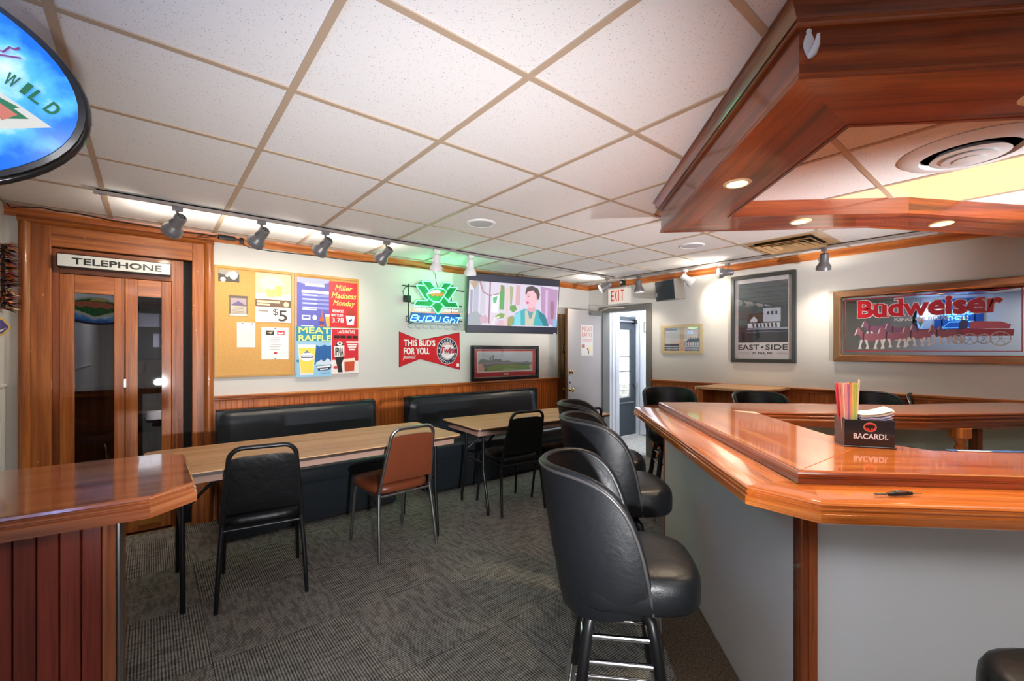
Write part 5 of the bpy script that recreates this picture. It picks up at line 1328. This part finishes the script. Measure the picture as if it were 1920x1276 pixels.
art(t, *X, [('night_sky', (70, 82, 90), box_(0, 0, 1, 1)), ('dark_street', (38, 46, 62), box_(0, .74, 1, 1)), ('row_house', (74, 58, 56), [(.22, .52), (.52, .5), (.52, .74), (.18, .74), (.2, .6)]), ('white_house', (186, 194, 214), box_(.52, .44, .86, .66)), ('gable', (196, 200, 214), [(.26, .62), (.33, .56), (.40, .62), (.40, .66), (.26, .66)]), ('shop_front', (206, 210, 224), box_(.2, .68, .84, .755)), ('kerb', (150, 158, 180), [(.18, .765), (1, .755), (1, .79), (.18, .785)]), ('street_line', (110, 116, 140), box_(.18, .82, 1, .83))]+
    [('window_dark', (62, 58, 66), box_(.60+.08*k, .49, .635+.08*k, .545)) for k in range(3)]+[('shop_bay', (56, 60, 78), [(.30+.075*k, .685), (.335+.075*k, .685), (.345+.075*k, .75), (.31+.075*k, .75)]) for k in range(7)], -.006, .0002)
ink = col(40, 42, 48)
text(t, 'EAST', .078, .288, .138, .192, -.0075, ink, bold=.002); text(t, 'SIDE', .352, .560, .138, .192, -.0075, ink, bold=.002)
flat(t, 'star', [(.320, .148), (.327, .160), (.338, .165), (.327, .170), (.320, .182), (.313, .170), (.302, .165), (.313, .160)], -.0075, ink)
text(t, 'ST. PAUL, MN', .225, .415, .088, .112, -.0075, ink, bold=.0012)
for x0, x1 in ((.08, .19), (.46, .56)):
    for z in (.092, .104): rect(t, 'fine_print', x0, x1, z, z+.0025, -.0072, col(120, 116, 120))
rect(t, 'picture_glass', .038, w-.038, .038, h-.038, -.014, M_PGLASS, .0015)
# the beer mirror
t = on_wall_B('beer_mirror', 'wide bronze-framed bar mirror printed with red lettering and a horse-drawn wagon', 'mirror', 1.272, 1.266)
w, h = 1.254, .656
rect(t, 'mirror_glass', .03, w-.03, .03, h-.03, -.008, plain('mirror_silver', C(190, 196, 200), .015, 1), .006)
frame4(t, 'frame', 0, w, 0, h, .062, -.042, 0, plain('bronze_frame', C(206, 166, 128), .16, .9), .008); frame4(t, 'frame_lip', .058, w-.058, .058, h-.058, .008, -.016, -.008, M_BRASS, .001)
DR = plain('mirror_red', C(186, 28, 40), .35)
X = (.08, w-.08, .085, h-.085)
for x0, x1, z0, z1 in ((.088, w-.088, .568, .574), (.088, w-.088, .095, .101), (.088, .094, .095, .574), (w-.094, w-.088, .095, .574)): rect(t, 'red_line', x0, x1, z0, z1, -.0088, DR, .0004)
# slab-serif lettering: bold sans glyphs with added slabs on each stem
text(t, 'Budweiser', .188, 1.062, .405, .548, -.0090, col(236, 226, 222), bold=.014); text(t, 'Budweiser', .188, 1.062, .405, .548, -.0096, DR, bold=.009)
for x, z, L in ((.181, .398, .07), (.181, .541, .07), (.352, .398, .05), (.44, .541, .045), (.467, .398, .04), (.94, .398, .06), (.70, .398, .05), (.285, .505, .045), (.325, .505, .045), (.93, .505, .045), (.69, .505, .045)):
    rect(t, 'serif', x-.004, x+L+.004, z-.003, z+.017, -.0093, col(236, 226, 222), .0003); rect(t, 'serif', x, x+L, z, z+.013, -.0099, DR, .0003)
text(t, 'KING OF BEERS', .44, .78, .358, .384, -.0094, col(220, 216, 220), bold=.001)
HB, HL, HP = plain('horse_rose', C(150, 92, 106), .5), plain('horse_white', C(214, 206, 204), .5), plain('harness_dark', C(78, 52, 64), .5)
horse = [(0, .62), (.03, .74), (.10, .86), (.16, 1.0), (.20, .92), (.30, .72), (.55, .66), (.85, .72), (.98, .64), (1.0, .42), (.92, .34), (.72, .36), (.5, .32), (.32, .36), (.24, .46), (.18, .64), (.10, .66), (.04, .58)]
def put_horse(x, z, s, y, k):
    flat(t, 'horse_body', [(x+a*s, z+b*s*.95) for a, b in horse], y, HB if k % 2 else plain('horse_mauve', C(126, 84, 112), .5), .0003)
    for dx, ln in ((.26, -.05), (.40, .06), (.78, -.06), (.92, .03)):
        flat(t, 'horse_leg', [(x+(dx-.045)*s, z+.38*s), (x+(dx+.05)*s, z+.38*s), (x+(dx+ln+.03)*s, z+.12*s), (x+(dx+ln+.06)*s, z), (x+(dx+ln-.07)*s, z), (x+(dx+ln-.03)*s, z+.14*s)], y-.0002, HL, .0002)
    flat(t, 'horse_blaze', [(x+.02*s, z+.58*s), (x+.07*s, z+.62*s), (x+.13*s, z+.86*s), (x+.08*s, z+.82*s)], y-.0003, HL, .0002)
    flat(t, 'harness', [(x+.30*s, z+.70*s), (x+.36*s, z+.70*s), (x+.34*s, z+.36*s), (x+.29*s, z+.38*s)], y-.0003, HP, .0002)
for k in range(4):
    put_horse(.205+.165*k, .165+.012*(3-k), .19-.012*k, -.0090-.0003*k, 0); put_horse(.155+.165*k, .118+.014*k*.9, .215-.014*k, -.0104-.0004*k, 1)
WR = plain('wagon_red', C(176, 72, 92), .5)
flat(t, 'wagon_bed', [(.80, .22), (1.12, .215), (1.125, .265), (.86, .28), (.80, .27)], -.0095, WR, .0003); flat(t, 'wagon_load', [(.89, .28), (1.10, .27), (1.11, .30), (1.06, .325), (.90, .335)], -.0098, plain('wagon_rose', C(206, 110, 130), .5), .0003)
flat(t, 'driver', [(.83, .27), (.88, .28), (.885, .335), (.86, .35), (.835, .33)], -.0098, plain('driver_blue', C(70, 84, 130), .5), .0003)
for x in (.85, .875): flat(t, 'driver_head', ell(x, .360, .010, .013, 10), -.0099, HL, .0003)
for x, r in ((.83, .036), (.895, .042), (.97, .036), (1.055, .052)):
    mbw = MB(); mbw.tube([(x+r*cos(2*pi*k/20), -.011, .195+r*sin(2*pi*k/20)) for k in range(20)], .0035, 5, True)
    for k in range(6): mbw.tube([(x, -.011, .195), (x+r*cos(pi*k/3), -.011, .195+r*sin(pi*k/3))], .0016, 4)
    mbw.build('wagon_wheel', HL, t)
# ================================================================== blue neon on the west wall (shows only in the mirror)
t = thing('blue_neon_sign', 'blue-backed neon beer sign on the west wall, seen only as a mirror reflection', 'neon sign', (XW, .95, 2.0), pi/2)
rect(t, 'blue_panel', -.30, .30, -.26, .26, -.02, plain('blue_back_panel', C(34, 84, 150), .5), .01)
for sx in (-.2, .2): MB().box(sx-.01, -.02, -.2, sx+.01, 0, .2).build('standoff', M_BLKP, t)
text(t, 'Golden', -.20, .20, -.02, .07, -.045, NB, shear=.2, bold=.004); text(t, 'LIGHT', -.12, .14, -.11, -.04, -.045, NB, bold=.004)
MB().tube([(-.18, -.045, -.14), (-.20, -.045, -.24), (.20, -.045, -.24), (.10, -.045, -.14), (-.18, -.045, -.14)], .006, 6).build('neon_tube', NB, t); MB().tube([(-.25, -.045, .03), (-.1, -.045, .18), (.1, -.045, .20), (.24, -.045, .06)], .006, 6).build('neon_tube', NW, t)
light('blue_neon_glow', 'POINT', (XW+.22, .95, 2.0), 4, (.25, .45, 1.0), shadow_soft_size=.02)
# ================================================================== hanging oval team sign
ov = tag(empty('oval_light_sign', (-.50, 1.425, 1.925)), 'blue oval illuminated hanging sign with green lettering, top left of the photo', 'sign')
ov.rotation_euler = (0, R(3.5), 0)
ea, eb = .374, .228
def oval_face():
    m, nt, p = newmat('oval_sign_print'); L = nt.links.new
    tc = N(nt, 'ShaderNodeTexCoord'); sx = N(nt, 'ShaderNodeSeparateXYZ'); L(tc.outputs['Object'], sx.inputs[0])
    def ma(op, a, b):
        n = N(nt, 'ShaderNodeMath', operation=op)
        for k, v in enumerate((a, b)):
            if isinstance(v, (int, float)): n.inputs[k].default_value = v
            else: L(v, n.inputs[k])
        return n.outputs[0]
    r2 = ma('ADD', ma('POWER', ma('DIVIDE', sx.outputs[0], ea), 2), ma('POWER', ma('DIVIDE', sx.outputs[2], eb), 2))
    n = N(nt, 'ShaderNodeTexNoise'); n.inputs['Scale'].default_value = 14; n.inputs['Detail'].default_value = 6; L(tc.outputs['Object'], n.inputs['Vector'])
    f = ma('ADD', ma('SQRT', r2, 0), ma('MULTIPLY', ma('SUBTRACT', n.outputs['Fac'], .5), .7))
    rp = N(nt, 'ShaderNodeValToRGB'); e = rp.color_ramp.elements
    e[0].position = .55; e[0].color = C(236, 244, 250); e[1].position = .98; e[1].color = C(20, 96, 186)
    k = e.new(.80); k.color = C(78, 162, 226)
    L(f, rp.inputs[0]); L(rp.outputs[0], p.inputs['Base Color']); L(rp.outputs[0], p.inputs['Emission Color'])
    p.inputs['Emission Strength'].default_value = .42; p.inputs['Roughness'].default_value = .15
    return m
OF = oval_face()
MB().plate(ell(0, 0, ea+.012, eb+.012, 56), -.025, .025).build('case', plain('sign_case_black', C(26, 24, 26), .2, coat=.6), ov, smooth=40)
mbr = MB().tube([(x, 0, z) for x, z in ell(0, 0, ea+.011, eb+.011, 56)], .010, 8, True); mbr.build('rim_bead', plain('rim_black', C(40, 36, 36), .15), ov, smooth=60)
for s in (1, -1):
    fc = empty('sign_side'); fc.parent = ov; fc.rotation_euler = (0, 0, 0 if s > 0 else pi)
    MB().plate(ell(0, 0, ea, eb, 56), -.028, -.024).build('sign_face', OF, fc)
    mk = lambda r, g, b: emit('sign_ink_%d_%d_%d' % (r, g, b), C(r, g, b), .35)
    flat(fc, 'halo', [(-.33, -.03), (-.2, .03), (-.06, .08), (.06, .08), (.22, .025), (.335, -.042), (.2, -.10), (.08, -.15), (0, -.18), (-.1, -.14), (-.22, -.09)], -.0286, mk(250, 244, 224), .0004)
    flat(fc, 'emblem_green', [(-.31, -.03), (-.18, .015), (-.06, .055), (.05, .06), (.20, .012), (.285, -.018), (.277, -.023), (.30, -.037), (.2, -.075), (.08, -.12), (0, -.155), (-.09, -.115), (-.2, -.07)], -.0292, mk(20, 130, 70), .0004)
    flat(fc, 'emblem_salmon', [(-.28, -.028), (-.1, .02), (.1, .022), (.24, -.010), (.284, -.035), (.262, -.055), (.255, -.037), (.20, -.05), (.18, -.035), (.12, -.06), (.08, -.03), (.0, -.06), (-.05, -.03), (-.1, -.06), (-.14, -.035), (-.2, -.055)], -.0298, mk(240, 130, 96), .0004)
    flat(fc, 'emblem_sun', ell(-.02, .03, .07, .035, 14, 0, pi), -.0296, mk(244, 220, 120), .0004)
    for ch, (x, z, a) in zip('WILD', ((.271, .035, -.35), (.293, .026, -.45), (.310, .015, -.55), (.334, -.001, -.6))):
        w = .008 if ch == 'I' else .017
        text(fc, ch, x-w/2, x+w/2, z-.0135, z+.0135, -.0306, mk(14, 120, 66), rot=a, bold=.0012)
    mbs = MB().tube([(.235, -.031, .100), (.255, -.031, .088), (.264, -.031, .103), (.272, -.031, .102), (.278, -.031, .109)], .0022, 5); mbs.tube([(.22, -.031, .076), (.25, -.031, .080), (.281, -.031, .088)], .0018, 5); mbs.build('script_stroke', mk(150, 70, 140), fc)
for x in (-.2, .2): MB().tube([(x, 0, .17), (x, 0, .41)], .004, 6).build('hanging_chain', M_STEEL, ov)
light('oval_sign_glow', 'POINT', (-.42, 1.27, 2.05), 2.2, (.45, .65, 1.0), shadow_soft_size=.15)
# ================================================================== tinsel garland, pennant, cord
t = thing('tinsel_garland', 'bushy black, orange and purple tinsel garland at the left edge', 'garland', (-.715, 4.17, 1.63))
rr = random.Random(11)
MB().tube([(0, 0, 0), (0, 0, .41)], .010, 6).build('core', M_BLKP, t)
for c, n_ in (((30, 24, 26), 95), ((196, 96, 48), 55), ((120, 40, 96), 40), ((214, 160, 110), 35)):
    q = MB()
    for k in range(n_):
        z = rr.random()*.41; a = rr.uniform(-1.9, .9); L_ = rr.uniform(.04, .085); dz = rr.uniform(-.03, .015); w_ = .0028
        p0 = Vector((0, 0, z)); p1 = Vector((L_*cos(a), L_*sin(a), z+dz)); s_ = Vector((-sin(a), cos(a), .3))*w_
        q.add([p0-s_, p0+s_, p1+s_*.8+Vector((0, 0, -.004)), p1-s_*.8+Vector((0, 0, -.004)), (p0+p1)/2+Vector((0, 0, .006))], [(0, 1, 4), (1, 2, 4), (2, 3, 4), (3, 0, 4)])
    q.build('tinsel', plain('tinsel_%d' % c[0], C(*c), .25, .4), t, kind='stuff')
t = thing('football_plaque', 'purple diamond-ended plaque with gold edge below the tinsel garland', 'sign', (-.715, 4.16, 1.515))
flat(t, 'gold_edge', [(-.012, .062), (.0, .058), (.034, .008), (.036, -.004), (.0, -.050), (-.012, -.056)], -.010, col(224, 190, 92), .01); flat(t, 'purple_face', [(-.010, .048), (.0, .044), (.028, .002), (.0, -.038), (-.010, -.042)], -.0115, col(86, 76, 140), .0015); flat(t, 'white_stripe', [(-.010, -.018), (.018, -.002), (.010, -.010), (-.010, -.03)], -.0125, wh, .001)
t = thing('power_cord', 'black power cord draped along the crown moulding from booth to neon sign', 'cord', (0, 4.23, 2.28))
P = [(-.71, .0, .035), (-.69, -.02, .0), (-.66, -.03, .012), (-.55, -.035, .028), (-.48, -.035, .018), (-.40, -.035, .024), (-.2, -.035, .006), (.0, -.035, .0), (.2, -.03, -.006), (.33, -.03, .0), (.40, .0, .0)]
MB().tube(P, .0035, 6).build('cord', M_BLKP, t, smooth=60)
MB().tube([(.33, -.03, .0), (.28, -.04, -.03), (.35, -.04, -.02), (.41, -.01, .01)], .003, 6).build('loop', M_BLKP, t, smooth=60)
MB().rbox(.42, -.012, -.012, .54, .022, .022, .006).build('plug_box', M_BLKP, t, smooth=40); MB().rbox(.57, -.012, -.03, .60, .018, .02, .006).build('plug', M_BLKP, t, smooth=40)
MB().tube([(.54, .0, .0), (.57, .0, .0)], .005, 6).build('lead', M_BLKP, t)
MB().tube([(.59, 0, -.03), (.64, 0, -.05), (.80, .01, -.055), (1.0, .01, -.05), (1.2, .01, -.045), (1.5, .01, -.05), (1.8, .01, -.03), (2.15, .01, -.02), (2.36, .01, -.03), (2.40, .0, -.08), (2.41, .0, -.16), (2.43, .0, -.22)], .0035, 6).build('cord', M_BLKP, t, smooth=60)
# ================================================================== on the bar: caddy, straws, napkins, tool
CR = R(-56.8); co = Vector((2.17, .438, .9905))
cd = thing('bar_caddy', 'black bar caddy with white lettering and red emblem, holding straws and napkins', 'caddy', co, CR)
w, d, h = .165, .098, .108
gb = plain('caddy_black', C(30, 16, 18), .16, coat=.6)
MB().box(-w/2, -.002, 0, w/2, .002, h).build('front_panel', gb, cd, bevel=.001)
MB().box(-w/2, d-.004, 0, w/2, d, h).build('rear_panel', gb, cd, bevel=.001)
MB().box(-w/2, 0, 0, -w/2+.003, d, h+.004).build('end_panel', plain('caddy_smoke', C(58, 50, 48), .12, .5), cd, bevel=.001)
MB().box(w/2-.003, 0, 0, w/2, d, h).build('end_panel', gb, cd, bevel=.001)
MB().box(-w/2, 0, 0, w/2, d, .004).build('floor_panel', gb, cd)
MB().box(-.030, .002, .004, -.027, d-.004, h-.01).build('divider', gb, cd)
MB().box(-w/2-.004, -.008, 0, w/2+.004, .004, .006).build('foot_strip', gb, cd, bevel=.002)
text(cd, 'BACARDI.', -.052, .060, .034, .054, -.0032, col(232, 226, 238), bold=.0006)
flat(cd, 'emblem_ring', ell(.002, .080, .0215, .0185, 28), -.0031, col(214, 150, 110), .0006); flat(cd, 'emblem_disc', ell(.002, .080, .0195, .0165, 28), -.0036, col(196, 44, 44), .0005)
flat(cd, 'emblem_bat', [(.002, .067), (-.003, .078), (-.010, .074), (-.015, .084), (-.009, .090), (-.004, .086), (-.002, .092), (.002, .089), (.006, .092), (.008, .086), (.013, .090), (.019, .084), (.014, .074), (.007, .078)], -.0041, M_BLKP, .0005)
SC_ = {'pink': (236, 168, 170), 'coral': (232, 148, 126), 'yellow': (232, 206, 120), 'lime': (190, 206, 104), 'cream': (240, 220, 196), 'violet': (176, 112, 166), 'crimson': (216, 80, 108)}
order = ['coral', 'coral', 'cream', 'pink', 'pink', 'violet', 'coral', 'yellow', 'yellow', 'lime', 'lime', 'cream', 'crimson', 'crimson', 'coral', 'pink', 'coral', 'cream', 'pink', 'yellow', 'crimson', 'coral', 'lime', 'cream']
ML = Matrix.Translation(co) @ Matrix.Rotation(CR, 4, 'Z')
seen_ = {}
for k, c in enumerate(order):
    i, j = k % 12, k//12
    if i == 0: seen_ = {}
    bx = -.076+.0035*i+.002*j; tx = -.094+.0062*i+.004*j; by = .022+.035*j; ty = .018+.045*j
    p0, p1 = ML @ Vector((bx, by, .0055)), ML @ Vector((tx, ty, .245+.006*rr.random()+(.016 if k == 11 else 0)))
    o = MB().tube([Vector((0, 0, 0)), p1-p0], .0031, 8).build('drinking_straw', plain('straw_'+c, C(*SC_[c]), .35), smooth=60)
    o.location = p0
    seen_[c] = seen_.get(c, 0)+1
    nth = ('first', 'second', 'third', 'fourth', 'fifth', 'sixth')[seen_[c]-1]
    tag(o, '%s plastic straw in the bar caddy, %s row, %s %s one from the left' % (c, 'front' if j == 0 else 'rear', nth, c), 'straw', 'straws in the bar caddy')
for k in range(6):
    q = MB(); nx_, ny_ = 8, 4
    vs = []; z_ = .1095+.0035*k
    for i in range(nx_+1):
        for j in range(ny_+1):
            u, v = i/nx_, j/ny_
            vs.append((-.024+u*(.104+.002*k)-.006*(k % 2), .006+v*.082, z_+.022*u*u*(.3+.14*k)-.006*sin(pi*u)*(1 if k < 3 else .4)+.006*v))
    fs = [(i*(ny_+1)+j, (i+1)*(ny_+1)+j, (i+1)*(ny_+1)+j+1, i*(ny_+1)+j+1) for i in range(nx_) for j in range(ny_)]
    m_ = len(vs); vs2 = vs+[(x, y, z-.0014) for x, y, z in vs]; fs2 = fs+[tuple(a+m_ for a in f[::-1]) for f in fs]
    ed = [(i*(ny_+1), (i+1)*(ny_+1)) for i in range(nx_)]; fs2 += [(a, a+m_, b+m_, b) for a, b in ed]
    q.add(vs2, fs2); q.v = [tuple(Matrix.Rotation(CR, 3, 'Z') @ Vector(v)) for v in q.v]
    o = q.build('paper_napkin', plain('napkin_white' if k > 2 else 'napkin_lilac', C(238, 230, 218) if k > 2 else C(204, 202, 232), .8), smooth=60); o.location = co
    tag(o, ('white' if k > 2 else 'pale lilac')+' paper napkin in the bar caddy, '+('lowest of the stack', 'second from the bottom', 'third from the bottom', 'third from the top', 'second from the top', 'topmost of the stack')[k], 'napkin', 'napkins in the bar caddy')
tl = thing('bar_tool', 'slim chrome and black bar tool lying on the lower bar rail', 'bar tool', (1.665, .268, .9575), math.atan2(-.088, .122))
MB().tube([(-.072, 0, .0), (-.032, 0, .0)], .0028, 8).build('shaft', M_CHROME, tl, smooth=50); MB().lathe([(.001, 0), (.0045, .001), (.0045, .004), (.001, .005)], 12, Matrix.Translation((-.074, 0, 0)) @ Matrix.Rotation(pi/2, 4, 'Y')).build('end_cap', M_CHROME, tl, smooth=50)
MB().tube([(-.036, 0, 0), (-.03, 0, 0), (-.01, 0, .001), (.02, 0, .001), (.04, 0, 0)], [.004, .0055, .007, .0065, .004], 10).build('handle', M_BLKP, tl, smooth=50)
MB().rbox(-.012, -.005, .004, .020, .005, .0095, .002).build('clip', M_CHROME, tl, smooth=40); MB().tube([(.03, 0, .004), (.05, .004, .006)], .0022, 6).build('lever', M_CHROME, tl); MB().tube([(.036, 0, 0), (.070, 0, -.001)], [.0022, .001], 6).build('tip', M_STEEL, tl)
